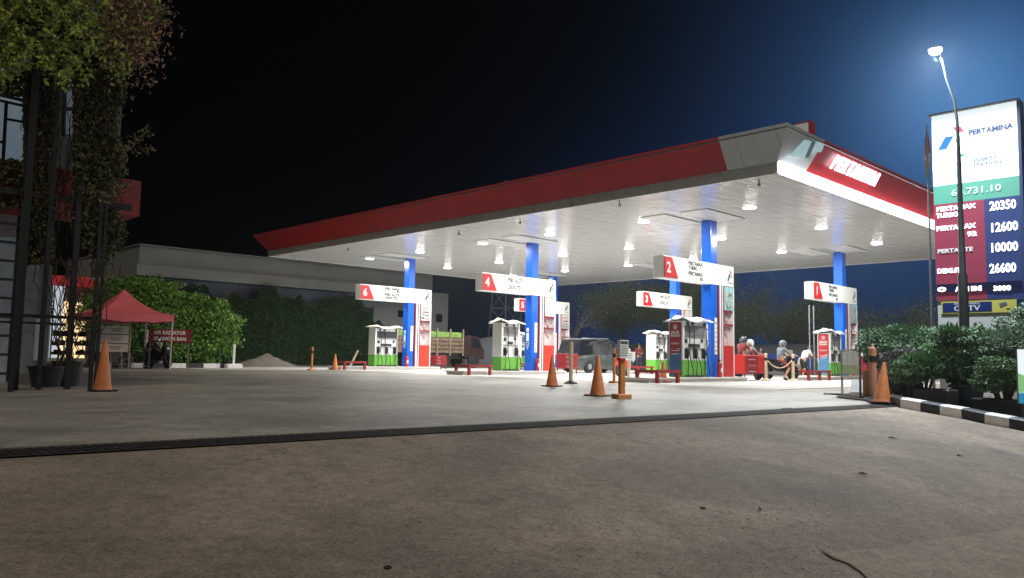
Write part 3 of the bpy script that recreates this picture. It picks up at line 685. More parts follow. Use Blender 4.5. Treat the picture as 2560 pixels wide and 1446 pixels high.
b = MB(); b.box(.1, .45, -.08, -.06, .85, 1.1); b.build('plate', WHITE, p)
post(G(1427, 960), 'cream post on a black round base left of the large cone', CREAM, 1.25, .06, 'rd', BLACK, band=False)
post(G(1535, 958), 'orange post with black band just left of the notice post', ORANGE2, 1.12, .05)
post(hit(1915, 952, 2, .006), 'cream post with maroon band at the left end of a drooping chain', CREAM, 1.1, .06, 'rd', CREAM)
post(hit(1983, 952, 2, .006), 'cream post with dark band in front of the red guard rail of pump 1', CREAM, 1.1, .065, 'rd', CREAM)
p = post(G(2184, 1001), 'thick orange-pink post with dark band beside the tilted cone', mat('pink_orange_paint', (.6, .27, .16), .5, var=.12, dirt=(.35, .18, .12), dscale=6), 1.1, .075, 'rd', BLACK)
b = MB(); b.tube([(0, 0, 1.1), (0, 0, 1.18)], .03, 8); b.build('knob', CREAM, p)
p = post(hit(872, 923, 2, .006), 'leaning cream pole on a round base beside island 6', CREAM, 1.15, .055, 'rd', BR, band=False, tilt=R_(32))
wb = G(583, 921); p = thing('marker_post', 'white post on a white block at the right end of the painted kerb', 'post', (wb.x, wb.y, 0))
bx('shaft', WHITE, p, -.05, .05, -.05, .05, .21, 1.15); bx('block', KW, p, -.38, .42, -.15, .2, .001, .21, r=.05)
# notice post near the drain
p = thing('notice_post', 'orange post on an orange block carrying a two-sided white notice', 'notice post', G(1554, 997), R_(-20))
bx('base', ORANGE2, p, -.16, .16, -.13, .13, .004, .09, r=.015); bx('shaft', ORANGE2, p, -.055, .055, -.05, .05, .091, .8, r=.01)
q = bx('notice_board', WHITE, p, -.1, .1, -.09, .02, .78, 1.13, r=.004); bx('holder', RED, p, -.09, .02, -.094, .03, .74, .779)
b = MB()
for k in range(6): b.box(-.085, .06+.02*(k % 2), -.0925, -.0905, .83+k*.045, .84+k*.045+(.012 if k > 4 else 0))
b.box(-.085, .085, -.0925, -.0905, 1.085, 1.11); b.build('printed_lines', TXT, q)
# round-topped sign post in front of the woman
p = thing('notice_post', 'cream post on a black round base with a white square notice near the woman', 'notice post', hit(1572, 948, 2, .006), R_(-25))
b = MB(); b.lathe([(.22, .0), (.22, .03), (.08, .08)], 18); b.build('base', BLACK, p)
b = MB(); b.lathe([(.06, .081), (.06, 1.12), (.03, 1.18)], 12); b.build('shaft', CREAM, p, smooth=True)
q = bx('notice_board', WHITE, p, -.2, .22, -.1, -.07, .72, 1.05); b = MB()
for k in range(4): b.box(-.06, .1, -.1025, -.1005, .77+k*.065, .79+k*.065)
b.build('printed_lines', TXT, q)
# chains
def chain(p0, p1, sag, lbl):
    pts = [Vector(p0).lerp(Vector(p1), u)-Vector((0, 0, sag*4*u*(1-u))) for u in np.linspace(0, 1, 25)]
    b = MB()
    for i in range(24):
        if i % 1 == 0: b.tube([pts[i], pts[i].lerp(pts[i+1], .8)], .02, 6)
    o = b.build('barrier_chain', CREAM); tag(o, lbl, 'chain')
a_ = hit(1915, 952, 2, .006); c_ = hit(1983, 952, 2, .006)
chain((a_.x, a_.y, .9), (c_.x, c_.y, .9), .38, 'pale chain drooping between two cream posts near pump 1')
a_ = hit(1154, 914, 2, 0); c_ = hit(1226, 918, 2, 0)
chain((a_.x, a_.y, .95), (c_.x, c_.y, .3), .15, 'pale chain drooping between two yellow posts beyond island 4')

# standing price frame near the kerb
fp = hit(2128, 988, 2, 0); ax_ = hit(2105, 988, 2, 0); bx2 = hit(2152, 996, 2, 0)
dv = Vector((bx2.x-ax_.x, bx2.y-ax_.y, 0)); rz = math.atan2(dv.y, dv.x); L = dv.length
t = thing('standing_notice_frame', 'grey steel frame on feet holding a white and green notice sheet', 'notice frame', (ax_.x, ax_.y, .0), rz)
GP = mat('grey_frame_paint', (.3, .3, .3), .5, var=.2)
for x_ in (0, L-.05): bx('upright', GP, t, x_, x_+.05, -.02, .02, .04, 1.04)
bx('top_rail', GP, t, 0, L, -.03, .03, 1.041, 1.08); bx('middle_rail', WHITE_D, t, .051, L-.051, -.015, .015, .44, .47)
q = bx('notice_sheet', mat('notice_white', (.6, .65, .58), .4, var=.1), t, .06, L-.06, -.01, .01, .72, 1.03); bx('notice_sheet', mat('notice_green', (.28, .42, .08), .4, var=.2), t, .06, L-.06, -.01, .01, .50, .718)
b = MB()
for r_ in range(4):
    for c2 in range(3): b.box(.1+c2*(L-.2)/3, .14+c2*(L-.2)/3, -.013, -.0105, .77+r_*.06, .8+r_*.06)
b.build('printed_marks', mat('teal_marks', (.05, .15, .15), .5), q)
for x_ in (0, L-.05): bx('foot', GREY, t, x_-.02, x_+.07, -.42, .3, .0, .039)

# ------------------------------------------------------------------ red carts and boxes on the forecourt
def drawer_cart(loc, wv, h, lbl, legs=True, name='red_drawer_cart', rz=0):
    t = thing(name, lbl, 'cart', loc, rz, 'red steel service cabinets')
    z0 = .28 if legs else .05
    bx('body', mat('bright_cart_paint', (.5, .02, .015), .35) if 'bright' in lbl else mat('red_cart_paint', (.24, .012, .016), .35, var=.1), t, 0, wv, -.25, .25, z0, h, r=.02)
    k = 3
    for i in range(k):
        za = z0+.02+(h-z0-.04)*i/k; bx('drawer', mat('red_drawer_paint', (.22, .01, .014), .35), t, .03, wv*.6, -.265, -.251, za, za+(h-z0)/k-.04)
        bx('handle', WHITE_D, t, wv*.15, wv*.45, -.28, -.266, za+.06, za+.075)
    for x_ in (.02, wv-.06):
        for y_ in (-.23, .19): bx('leg', REDD, t, x_, x_+.04, y_, y_+.04, .006, z0-.001)
    return t
drawer_cart((atd(1082, 900, 44.6).x, atd(1082, 900, 44.6).y, 0), .8, .8, 'small red steel cart with two handles behind pump 6 pillar')
drawer_cart((27.75, 25.2, 0), .95, .98, 'red drawer cart behind the pillar of pump 4 beside the grey car')
drawer_cart((28.35, 16.25, 0), 1.75, 1.02, 'large bright red cart right of pump 2 in front of the riders')
drawer_cart((41.2, 16.6, 0), 1.6, 1.1, 'red cabinet with papers beyond the notice frame', rz=0)
bb = bx('stacked_papers', WHITE_D, None, 41.3, 42.4, 16.5, 16.8, 1.105, 1.45); tag(bb, 'white papers piled on the red cabinet beyond the notice frame', 'papers')

# ------------------------------------------------------------------ people
def person(lbl, loc, J, rad=1., shirt=None, trousers=None, hair=HAIR, helmet=None, rz=0, headr=.095, shoes=DARK, long_sleeve=False):
    """J: joint name -> point.  One continuous skinned body; clothes, hair, helmet are children."""
    t = thing('person', lbl, 'person', loc, rz)
    def skin(name, chains, m, sub=1, grow=0.):
        ids = {}; vs = []; es = []; rs = []
        for ch in chains:
            prev = None
            for nm, p_, r in ch:
                if nm not in ids: ids[nm] = len(vs); vs.append(tuple(p_)); rs.append(r+grow)
                if prev is not None: es.append((prev, ids[nm]))
                prev = ids[nm]
        me = bpy.data.meshes.new(name); me.from_pydata(vs, es, []); o = bpy.data.objects.new(name, me); C.objects.link(o)
        sm = o.modifiers.new('s', 'SKIN'); 
        if not me.skin_vertices: 
            bm = bmesh.new(); bm.from_mesh(me); bm.verts.layers.skin.verify(); bm.to_mesh(me); bm.free()
        for i, sv in enumerate(me.skin_vertices[0].data): sv.radius = (rs[i], rs[i]); sv.use_root = (i == 0)
        ss = o.modifiers.new('u', 'SUBSURF'); ss.levels = sub; ss.render_levels = sub
        dg = bpy.context.evaluated_depsgraph_get(); m2 = bpy.data.meshes.new_from_object(o.evaluated_get(dg)); bpy.data.objects.remove(o)
        m2.materials.clear(); m2.materials.append(m); m2.polygons.foreach_set('use_smooth', [True]*len(m2.polygons))
        q = bpy.data.objects.new(name, m2); C.objects.link(q); q.parent = t; return q
    j = {k: Vector(v) for k, v in J.items()}
    mid = (j['pelvis']+j['chest'])/2
    spine = [('pelvis', j['pelvis'], .13), ('mid', mid, .12), ('chest', j['chest'], .14), ('neckb', (j['chest']*.35+j['neck']*.65), .07), ('neck', j['neck'], .052), ('jaw', j['neck'].lerp(j['head'], .6), .07), ('head', j['head'], headr), ('crown', j['head']+(j['head']-j['neck']).normalized()*.08, headr*.75)]
    ch = [spine]
    fw = Vector(J.get('face', (0, -1, 0))).normalized()
    ch.append([('jaw', 0, 0), ('nose', j['neck'].lerp(j['head'], .85)+fw*(headr+.022), .014)])
    for s in 'LR':
        ch.append([('chest', 0, 0), ('sh'+s, j['sh'+s], .062), ('el'+s, j['el'+s], .042), ('wr'+s, j['wr'+s], .028), ('pm'+s, j['wr'+s]+(j['wr'+s]-j['el'+s]).normalized()*.06, .034)])
        d = (j['wr'+s]-j['el'+s]).normalized(); side = d.cross(Vector((0, 0, 1)))
        side = side.normalized() if side.length > .1 else Vector((1, 0, 0)); pm = j['wr'+s]+d*.06
        up2 = side.cross(d)
        for k in range(4):
            L_ = (.07, .08, .075, .06)[k]; b0 = pm+side*(.03-.02*k)+d*.03
            ch.append([('pm'+s, 0, 0), ('f%d%s' % (k, s), b0+d*L_*.5, .009), ('g%d%s' % (k, s), b0+d*L_*.85-up2*.03, .0075)])
        ch.append([('pm'+s, 0, 0), ('th'+s, pm+side*.055+d*.015, .011), ('ti'+s, pm+side*.06+d*.05, .009)])
        ch.append([('pelvis', 0, 0), ('hip'+s, j['hip'+s], .09), ('kn'+s, j['kn'+s], .058), ('an'+s, j['an'+s], .038), ('to'+s, j['to'+s], .032)])
    ch = [[(c[0], c[1] if not isinstance(c[1], int) else (0, 0, 0), c[2]) for c in q] for q in ch]
    skin('body', ch, SKIN)
    if shirt:
        sc = [[('pelvis', j['pelvis'], .155), ('mid', mid, .145), ('chest', j['chest'], .165), ('nb', j['chest']*.45+j['neck']*.55, .09)]]
        for s in 'LR':
            c_ = [('chest', 0, 0), ('sh'+s, j['sh'+s], .085), ('ua'+s, j['sh'+s].lerp(j['el'+s], .75), .068)]
            if long_sleeve: c_ += [('el'+s, j['el'+s], .06), ('wr'+s, j['el'+s].lerp(j['wr'+s], .9), .045)]
            sc.append(c_)
        sc = [[(c[0], c[1] if not isinstance(c[1], int) else (0, 0, 0), c[2]) for c in q] for q in sc]
        skin('shirt', sc, shirt)
    if trousers:
        tm, full = trousers; sc = [[('pelvis', j['pelvis']-Vector((0, 0, .02)), .15), ('w', j['pelvis'].lerp(mid, .3), .145)]]
        for s in 'LR': sc.append([('pelvis', (0, 0, 0), 0), ('hip'+s, j['hip'+s], .112), ('kn'+s, j['kn'+s], .078)]+([('an'+s, j['kn'+s].lerp(j['an'+s], .92), .06)] if full else []))
        skin('trousers', sc, tm)
    for s in 'LR':
        d = (j['to'+s]-j['an'+s]); b = MB(); b.tube([j['an'+s]-d*.15-Vector((0, 0, .02)), j['an'+s].lerp(j['to'+s], .4)-Vector((0, 0, .01)), j['to'+s]+d.normalized()*.03], [.05, .052, .035], 10); b.build('shoe', shoes, t, smooth=True)
    ax = (j['head']-j['neck']).normalized(); rot = Vector((0, 0, 1)).rotation_difference(ax).to_matrix()
    side = fw.cross(Vector((0, 0, 1))).normalized()
    if helmet:
        b = MB(); b.lathe([(.09, -.11), (.135, -.1), (.15, -.03), (.148, .04), (.12, .1), (.07, .14), (.01, .155)], 18, j['head']+ax*.02, rot); h_ = b.build('helmet', helmet, t, smooth=True)
        b = MB(); c0 = j['head']+ax*.02+fw*.07; b.tube([c0-side*.1-ax*.02, c0+fw*.07-ax*.02, c0+side*.1-ax*.02], [.045, .05, .045], 8); b.build('visor', GLASS, h_, smooth=True)
    else:
        b = MB(); b.lathe([(.075, -.07), (.105, -.03), (.112, .03), (.1, .09), (.06, .13), (.01, .14)], 16, j['head']-fw*.022+ax*.01, rot); b.build('hair', hair, t, smooth=True)
        b = MB()
        for s in (-1, 1):
            c0 = j['head']+fw*(headr*.93)+side*.035*s-ax*.01; b.lathe([(.004, -.009), (.013, 0), (.004, .009)], 8, c0)
        b.build('eyes', TXT, t)
        b = MB(); c0 = j['neck'].lerp(j['head'], .55)+fw*(.078); b.tube([c0-side*.022, c0+fw*.004, c0+side*.022], .006, 6); b.build('mouth', mat('lips', (.3, .1, .08), .5), t)
    return t
def stand(h=1.65, **o):
    k = h/1.7
    J = dict(pelvis=(0, 0, .93), chest=(0, 0, 1.28), neck=(0, 0, 1.45), head=(0, -.01, 1.59), shL=(.17, 0, 1.38), shR=(-.17, 0, 1.38), elL=(.23, .02, 1.1), elR=(-.23, .02, 1.1), wrL=(.24, -.08, .87), wrR=(-.24, -.08, .87),
             hipL=(.09, 0, .88), hipR=(-.09, 0, .88), knL=(.11, -.02, .48), knR=(-.11, -.02, .48), anL=(.12, .02, .08), anR=(-.12, .02, .08), toL=(.13, -.13, .04), toR=(-.13, -.13, .04), face=(0, -1, 0))
    J.update(o); return {a: (tuple(c*k for c in b_) if a != 'face' else b_) for a, b_ in J.items()}
MAR = mat('maroon_uniform', (.22, .03, .035), .8, var=.2); JEAN = mat('dark_jeans', (.04, .05, .08), .85, var=.2); BLKC = mat('black_cloth', (.018, .018, .02), .85, var=.2)
WSH = mat('white_shirt', (.68, .68, .64), .8, var=.06); GSH = mat('grey_shirt', (.25, .27, .27), .85, var=.15); BSH = mat('blue_grey_shirt', (.17, .22, .25), .85, var=.15)
SKINS = mat('bare_shin_skin', (.5, .33, .25), .5)
wp = hit(1598, 930, 2, .006)
person('person in maroon uniform and dark trousers standing with crossed arms left of pump 3', (wp.x, wp.y, .006), stand(1.74, elL=(.24, -.03, 1.12), elR=(-.24, -.03, 1.12), wrL=(-.02, -.22, 1.15), wrR=(.03, -.24, 1.1)), shirt=MAR, trousers=(JEAN, True), rz=R_(-35), long_sleeve=True)
# riding pose: local +X is forward
def ride(**o):
    J = dict(pelvis=(0, 0, .88), chest=(.08, 0, 1.22), neck=(.12, 0, 1.38), head=(.15, 0, 1.5), shL=(.09, .17, 1.31), shR=(.09, -.17, 1.31), elL=(.3, .24, 1.1), elR=(.3, -.24, 1.1), wrL=(.5, .28, 1.06), wrR=(.5, -.28, 1.06),
             hipL=(.02, .1, .84), hipR=(.02, -.1, .84), knL=(.38, .17, .72), knR=(.38, -.17, .72), anL=(.22, .16, .34), anR=(.22, -.22, .1), toL=(.36, .17, .31), toR=(.38, -.23, .05), face=(1, 0, 0))
    J.update(o); return J

# ------------------------------------------------------------------ motorcycles
def motorbike(loc, rz, lbl, m, mirror=True):
    t = thing('motorcycle', lbl, 'motorcycle', loc, rz)
    def wheel(x):
        b = MB(); rotm = Matrix.Rotation(R_(90), 3, 'X'); pr = []
        for k in range(13): a = 2*math.pi*k/12; pr.append((.24+.045*math.cos(a), .045*math.sin(a)))
        b.lathe(pr, 24, (x, 0, .285), rotm); w_ = b.build('tyre', BLACK, t, smooth=True)
        b = MB(); b.lathe([(.2, -.02), (.205, 0), (.2, .02)], 20, (x, 0, .285), rotm); b.lathe([(.05, -.05), (.05, .05)], 10, (x, 0, .285), rotm)
        b.f = [f for f in b.f]; b2 = MB()
        for k in range(5):
            a = k*2*math.pi/5; b2.tube([(x, 0, .285), (x+.2*math.cos(a), 0, .285+.2*math.sin(a))], .018, 6)
        b2.tube([(x, -.05, .285), (x, .05, .285)], .04, 8); b2.build('rim', GREY, w_)
    wheel(-.6); wheel(.62)
    b = MB(); b.prism([(-.75, .62), (-.5, .5), (-.15, .36), (.2, .34), (.3, .5), (.42, .9), (.34, .98), (.2, .66), (-.1, .66), (-.35, .78), (-.85, .86)], 1, -.11, .11); b.build('body_panel', m, t, bevel=.02, smooth=True)
    b = MB(); b.prism([(-.8, .865), (-.35, .785), (-.08, .67), (.05, .72), (-.2, .84), (-.45, .88), (-.8, .92)], 1, -.13, .13); b.build('seat', BLKC, t, bevel=.02)
    b = MB(); b.prism([(.36, .88), (.44, .52), (.54, .5), (.56, .95), (.42, 1.02)], 1, -.13, .13); b.build('front_fairing', m, t, bevel=.02)
    b = MB(); b.tube([(.62, .07, .285), (.5, .07, .7)], .022, 8); b.tube([(.62, -.07, .285), (.5, -.07, .7)], .022, 8); b.build('fork', STEEL, t)
    b = MB(); b.prism([(.4, .6), (.62, .66), (.85, .5), (.86, .46), (.62, .6), (.42, .55)], 1, -.07, .07); b.build('mudguard', m, t)
    b = MB(); b.tube([(.36, -.34, 1.05), (.42, -.2, 1.0), (.44, 0, .99), (.42, .2, 1.0), (.36, .34, 1.05)], .016, 8); b.build('handlebar', DARK, t)
    b = MB(); b.lathe([(.01, .06), (.06, .05), (.08, 0), (.07, -.03)], 12, (.56, 0, .88), Matrix.Rotation(R_(80), 3, 'Y')); b.build('headlight', mat('clear_lens', (.6, .62, .65), .15), t, smooth=True)
    b = MB(); b.box(-.55, .1, -.12, -.06, .22, .36); b.tube([(-.2, -.14, .26), (-.9, -.15, .34)], [.03, .045], 8); b.box(-.25, .15, -.09, .09, .24, .42); b.build('engine', GREY, t)
    if mirror:
        for s in (-1, 1):
            b = MB(); b.tube([(.4, .24*s, 1.02), (.42, .3*s, 1.2)], .008, 6); b.lathe([(.01, -.01), (.06, 0), (.01, .01)], 12, (.42, .32*s, 1.24), Matrix.Rotation(R_(90), 3, 'Y')); b.build('mirror', STEEL, t)
    b = MB(); b.box(-.93, -.9, -.09, .09, .55, .68); b.build('number_plate', WHITE_D, t)
    return t
p = hit(1893, 950, 2, .006)
bk = (p.x-.75, p.y, .006)
motorbike(bk, R_(-12), 'dark motorcycle with raised mirror right of the big red cart', DARK)
person('rider in a grey shirt and white-black helmet on the motorcycle beside the red cart', bk, ride(), shirt=GSH, trousers=(GSH, False), helmet=mat('patterned_helmet', (.55, .56, .55), .25, var=.8, vscale=20), rz=R_(-12))
person('passenger in a maroon top and dark helmet behind the grey-shirted rider', bk, ride(pelvis=(-.38, 0, .96), chest=(-.33, 0, 1.32), neck=(-.3, 0, 1.48), head=(-.26, 0, 1.6), shL=(-.32, .17, 1.41), shR=(-.32, -.17, 1.41), elL=(-.1, .24, 1.2), elR=(-.1, -.24, 1.2), wrL=(.08, .18, 1.1), wrR=(.08, -.18, 1.1), hipL=(-.34, .1, .92), hipR=(-.34, -.1, .92), knL=(.02, .2, .8), knR=(.02, -.2, .8), anL=(-.12, .2, .42), anR=(-.12, -.2, .42), toL=(.02, .21, .38), toR=(.02, -.21, .38)), shirt=MAR, trousers=(BLKC, True), helmet=mat('dark_helmet', (.06, .07, .08), .2), rz=R_(-12))
p = atd(1950, 940, 35.0); bk = (p.x, p.y, .006)
motorbike(bk, R_(-28), 'small dark motorcycle crossing between the cream posts toward pump 1', BLKC, False)
person('rider in a blue-grey jacket and grey helmet with legs out, between the two cream posts', bk, ride(anR=(-.05, -.34, .1), toR=(.05, -.4, .05), knR=(.25, -.3, .5)), shirt=BSH, trousers=(MAR, False), helmet=mat('grey_helmet', (.16, .19, .22), .25, var=.3), rz=R_(-28), long_sleeve=True)
p = hit(2010, 946, 2, .006); bk = (p.x, p.y+.4, .006)
motorbike(bk, R_(-12), 'loaded motorcycle with a cardboard box on its rack, left of pump 1', mat('tan_panel', (.35, .3, .24), .6), False)
cb = bx('cardboard_box', mat('cardboard', (.36, .3, .22), .85, var=.1), None, -.26, .26, -.22, .22, 0, .42); cb.location = (bk[0]-.75, bk[1]+.16, .93); cb.rotation_euler = (0, 0, R_(-12)); tag(cb, 'brown cardboard box on the rack of the loaded motorcycle', 'box')
person('person in a white shirt and black shorts leaning forward over the loaded motorcycle', (bk[0]+.25, bk[1]-.3, .006), ride(pelvis=(-.1, 0, .88), chest=(.18, 0, 1.2), neck=(.32, 0, 1.33), head=(.43, 0, 1.42), shL=(.22, .17, 1.27), shR=(.22, -.17, 1.27), elL=(.42, .2, 1.02), elR=(.4, -.2, 1.0), wrL=(.62, .16, .98), wrR=(.62, -.16, .95), hipL=(-.1, .1, .84), hipR=(-.1, -.1, .84), knL=(.1, .12, .46), knR=(-.12, -.14, .44), anL=(.0, .12, .08), anR=(-.3, -.14, .1), toL=(.14, .12, .04), toR=(-.18, -.14, .05), face=(1, 0, -.5)), shirt=WSH, trousers=(BLKC, False), rz=R_(-12))
p = atd(1556, 935, 36.0)
motorbike((p.x, p.y, .006), R_(200), 'red and white motorcycle partly behind the notice posts', RED, False)

# blue barrier banner behind riders
bp = hit(1868, 930, 2, 0); Xb = 47.0
yl = hit(1885, 900, 0, Xb).y; yr = hit(2030, 900, 0, Xb).y
t = thing('banner_barrier', 'long blue banner board with white lettering behind the riders', 'banner', (Xb, 0, 0))
bz = hit(1900, 884, 0, Xb).z; q = bx('board', mat('blue_banner_board', (.01, .05, .3), .5), t, 0, .06, yr, yl, .25, bz)
text('AN', .36, (-.003, hit(1893, 900, 0, Xb).y, .98), '-X', TXTW, q, bold=.01, name='banner_lettering'); text('GI', .3, (-.003, hit(1898, 900, 0, Xb).y, .68), '-X', TXTW, q, bold=.01, name='banner_lettering')
text('TE', .3, (-.003, hit(1898, 900, 0, Xb).y, .38), '-X', TXTW, q, bold=.01, name='banner_lettering')
bx('leg', GREY, t, 0, .05, yl-.3, yl-.25, 0, .249); bx('leg', GREY, t, 0, .05, yr+.3, yr+.35, 0, .249)
b = MB(); b.rbox(0, .3, 0, 2.6, 0, .3, r=.03); o = b.build('kerb_block', CONC); o.location = (45.8, hit(1950, 935, 0, 45.8).y-1.2, 0); tag(o, 'pale concrete kerb block on the ground in front of the blue banner', 'kerb block')
# ------------------------------------------------------------------ car
def car(loc, rz, lbl, m, cat='car', van=False, h=1.75, Lc=4.5):
    t = thing('parked_van' if van else 'car', lbl, cat, loc, rz)
    hl = Lc/2
    # side profile lower body
    W2 = .86
    st = [(-hl, .45, .78, .82), (-hl+.08, .3, .92, .86), (-hl*.55, .22, .98, 1.), (0, .2, .98, 1.), (hl*.42, .22, .98, 1.), (hl*.8, .25, .88, .94), (hl-.1, .32, .74, .84), (hl, .42, .62, .74)]
    b = MB(); ring = []
    for x, zb, zt, k in st:
        w_ = W2*k; ring.append([(x, -w_*.92, zb), (x, -w_, zb+.16), (x, -w_, zt-.12), (x, -w_*.93, zt), (x, w_*.93, zt), (x, w_, zt-.12), (x, w_, zb+.16), (x, w_*.92, zb)])
    vs = sum(ring, []); fs = []
    for i in range(len(st)-1):
        for k in range(8): fs.append((i*8+k, i*8+(k+1) % 8, (i+1)*8+(k+1) % 8, (i+1)*8+k))
    fs += [tuple(range(8)), tuple(range(len(vs)-8, len(vs)))]; b.add(vs, fs); b.build('body', m, t, smooth=True)
    # glasshouse
    gs = [(-hl+.12, .94, 1.0, .8), (-hl+.35, .96, h-.06, .72), (-hl*.3, .97, h, .76), (hl*.1, .97, h-.02, .75), (hl*.28, .97, h-.16, .72), (hl*.62, .9, .96, .78)]
    b = MB(); vs = []; fs = []
    for x, zb, zt, k in gs: vs += [(x, -W2*.93, zb), (x, -W2*(.93-.13*(zt-zb)/.8), zt), (x, W2*(.93-.13*(zt-zb)/.8), zt), (x, W2*.93, zb)]
    for i in range(len(gs)-1):
        for k in range(4): fs.append((i*4+k, i*4+(k+1) % 4, (i+1)*4+(k+1) % 4, (i+1)*4+k))
    fs += [(0, 1, 2, 3), (len(vs)-1, len(vs)-2, len(vs)-3, len(vs)-4)]; b.add(vs, fs); b.build('windows', GLASS, t)
    b = MB(); b.prism([(-hl+.33, h-.07), (-hl+.35, h-.02), (-hl*.3, h+.035), (hl*.12, h+.02), (hl*.3, h-.15), (hl*.27, h-.18)], 1, -W2*.8, W2*.8); b.build('roof', m, t, bevel=.01)
    for x in (-hl*.45, -hl*.02, hl*.36):
        for s in (-1, 1):
            b = MB(); b.tube([(x, s*W2*.945, .96), (x-.05+(.0 if x < 1 else -.3), s*W2*.82, h-.06 if x < .7 else h-.2)], .03, 6); b.build('window_pillar', m, t)
    for x in (-hl*.62, hl*.62):
        for s in (-1, 1):
            rotm = Matrix.Rotation(R_(90), 3, 'X'); b = MB(); b.lathe([(.2, -.1), (.31, -.1), (.34, -.07), (.34, .07), (.31, .1), (.2, .1)], 24, (x, s*(W2-.1), .34), rotm); w_ = b.build('wheel', BLACK, t, smooth=True)
            b = MB(); b.lathe([(.05, -.06), (.2, -.05), (.2, .05), (.05, .08 if s < 0 else .06)], 18, (x, s*(W2-.06), .34), rotm); b.build('rim', STEEL, w_)
    for s in (-1, 1):
        b = MB(); b.box(hl-.14, hl-.03, s*.62-.13, s*.62+.13, .6, .7); b.build('headlight', mat('clear_lens', (.6, .62, .65), .15), t)
        b = MB(); b.box(-hl-.01, -hl+.06, s*.68-.1, s*.68+.1, .72, .92); b.build('tail_light', RED, t)
    bx('number_plate', DARK, t, -hl-.012, -hl-.002, -.22, .22, .56, .68)
    b = MB()
    for x in (-hl*.05, hl*.38, -hl*.45): b.box(x, x+.012, -W2-.004, -W2+.01, .36, .94)
    b.box(-.1, .05, -W2-.02, -W2+.002, .82, .85); b.box(-1.1, -.95, -W2-.02, -W2+.002, .82, .85); b.build('door_seams', BLACK, t)
    b = MB()
    for s in (-1, 1): b.tube([(-hl+.5, s*.62, h+.05), (hl*.1, s*.62, h+.06)], .02, 6)
    b.build('roof_rail', STEEL, t)
    return t
CARG = mat('grey_car_paint', (.05, .055, .056), .3, coat=.4)
car((33.75, 28.0, .006), R_(-2), 'dark grey people carrier passing behind the orange cones and pump 4', CARG, h=1.78, Lc=4.7)
vp = G(612, 914); car((vp.x-2.2, vp.y+3.2, 0), R_(10), 'dark red van parked in the gap right of the bushy tree', mat('dark_red_car_paint', (.12, .02, .015), .4), 'van', True, 1.6, 4.4)

# truck behind pump 6
t = thing('dump_truck', 'old wooden-sided truck with a green tarpaulin load behind pump 6 pillar', 'truck', (28.2, 40.2, 0), R_(0))
WOOD = mat('weathered_wood', (.15, .1, .065), .85, var=.4, vscale=7)
bx('cargo_body', WOOD, t, 0, 5.6, -1, 1, .95, 1.95)
b = MB()
for k in range(4): b.box(-.02, 5.62, -1.05, -1.002, .98+k*.25, 1.14+k*.25)
b.build('side_planks', mat('weathered_planks', (.16, .11, .075), .85, var=.4, vscale=6), t)
for k in range(6): bx('side_post', mat('pale_wood', (.2, .16, .11), .8, var=.2), t, .1+k*1.07, .2+k*1.07, -1.1, -1.052, .8, 2.5)
bx('load_cover', mat('green_tarpaulin', (.15, .28, .05), .7, var=.3, bump=.5, bscale=3), t, .05, 5.5, -1.03, .96, 1.96, 2.3, r=.08)
b = MB(); b.prism([(5.75, .7), (5.75, 2.05), (6.1, 2.15), (7.0, 2.05), (7.35, 1.35), (7.5, 1.2), (7.5, .6)], 1, -.95, .95); b.build('cab', mat('maroon_cab_paint', (.035, .012, .012), .45), t, bevel=.03)
b = MB(); b.prism([(6.25, 1.35), (6.3, 2.0), (6.9, 1.95), (7.15, 1.35)], 1, -.965, -.951); b.build('cab_window', GLASS, t)
for x_ in (1.2, 2.2, 6.6):
    for s in (-1, 1):
        b = MB(); b.lathe([(.2, -.13), (.4, -.13), (.45, -.08), (.45, .08), (.4, .13), (.2, .13)], 22, (x_, s*.85, .45), Matrix.Rotation(R_(90), 3, 'X')); b.build('wheel', BLACK, t, smooth=True)
bx('chassis', DARK, t, .1, 7.2, -.5, .5, .6, .94)

# ------------------------------------------------------------------ sand heap
sc_ = G(655, 915); b = MB(); n1, n2 = 40, 26; V = []
for j in range(n2+1):
    for i in range(n1+1):
        u = (i/n1-.5)*2; v = (j/n2-.5)*2; r = math.hypot(u, v); h = max(0, 1-r)**.85*(1.05+.12*math.sin(u*6+1)*math.cos(v*5)+.06*math.sin(u*17+v*13)+.03*rnd.uniform(-1, 1)); V.append((u*1.9, v*1.4, h*.66-.02))
b.v = V; b.f = [(j*(n1+1)+i, j*(n1+1)+i+1, (j+1)*(n1+1)+i+1, (j+1)*(n1+1)+i) for j in range(n2) for i in range(n1)]; b.mi = [0]*len(b.f)
o = b.build('sand_heap', mat('grey_sand', (.24, .22, .19), .95, var=.15, vscale=3, bump=.7, bscale=25), smooth=True); o.location = (21.8, 42.6, 0); tag(o, 'heap of grey sand in front of the creeper-covered wall', 'sand heap'); o.rotation_euler = (0, 0, R_(-45))

# ------------------------------------------------------------------ far building with creepers
BY = 48.0
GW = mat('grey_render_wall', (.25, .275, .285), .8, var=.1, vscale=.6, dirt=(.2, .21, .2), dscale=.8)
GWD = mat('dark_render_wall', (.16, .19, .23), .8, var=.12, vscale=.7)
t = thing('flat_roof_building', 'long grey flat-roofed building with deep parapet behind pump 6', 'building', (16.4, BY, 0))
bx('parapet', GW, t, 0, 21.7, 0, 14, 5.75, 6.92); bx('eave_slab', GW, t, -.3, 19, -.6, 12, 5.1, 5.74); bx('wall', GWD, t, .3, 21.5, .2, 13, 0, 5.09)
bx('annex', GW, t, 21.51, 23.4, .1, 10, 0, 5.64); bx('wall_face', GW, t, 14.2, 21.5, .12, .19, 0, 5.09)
w_ = bx('window', GLASS, t, 18.6, 19.6, .09, .118, 3.6, 4.1); bx('window', GLASS, t, 22.2, 22.8, .06, .098, 3.4, 4.0)
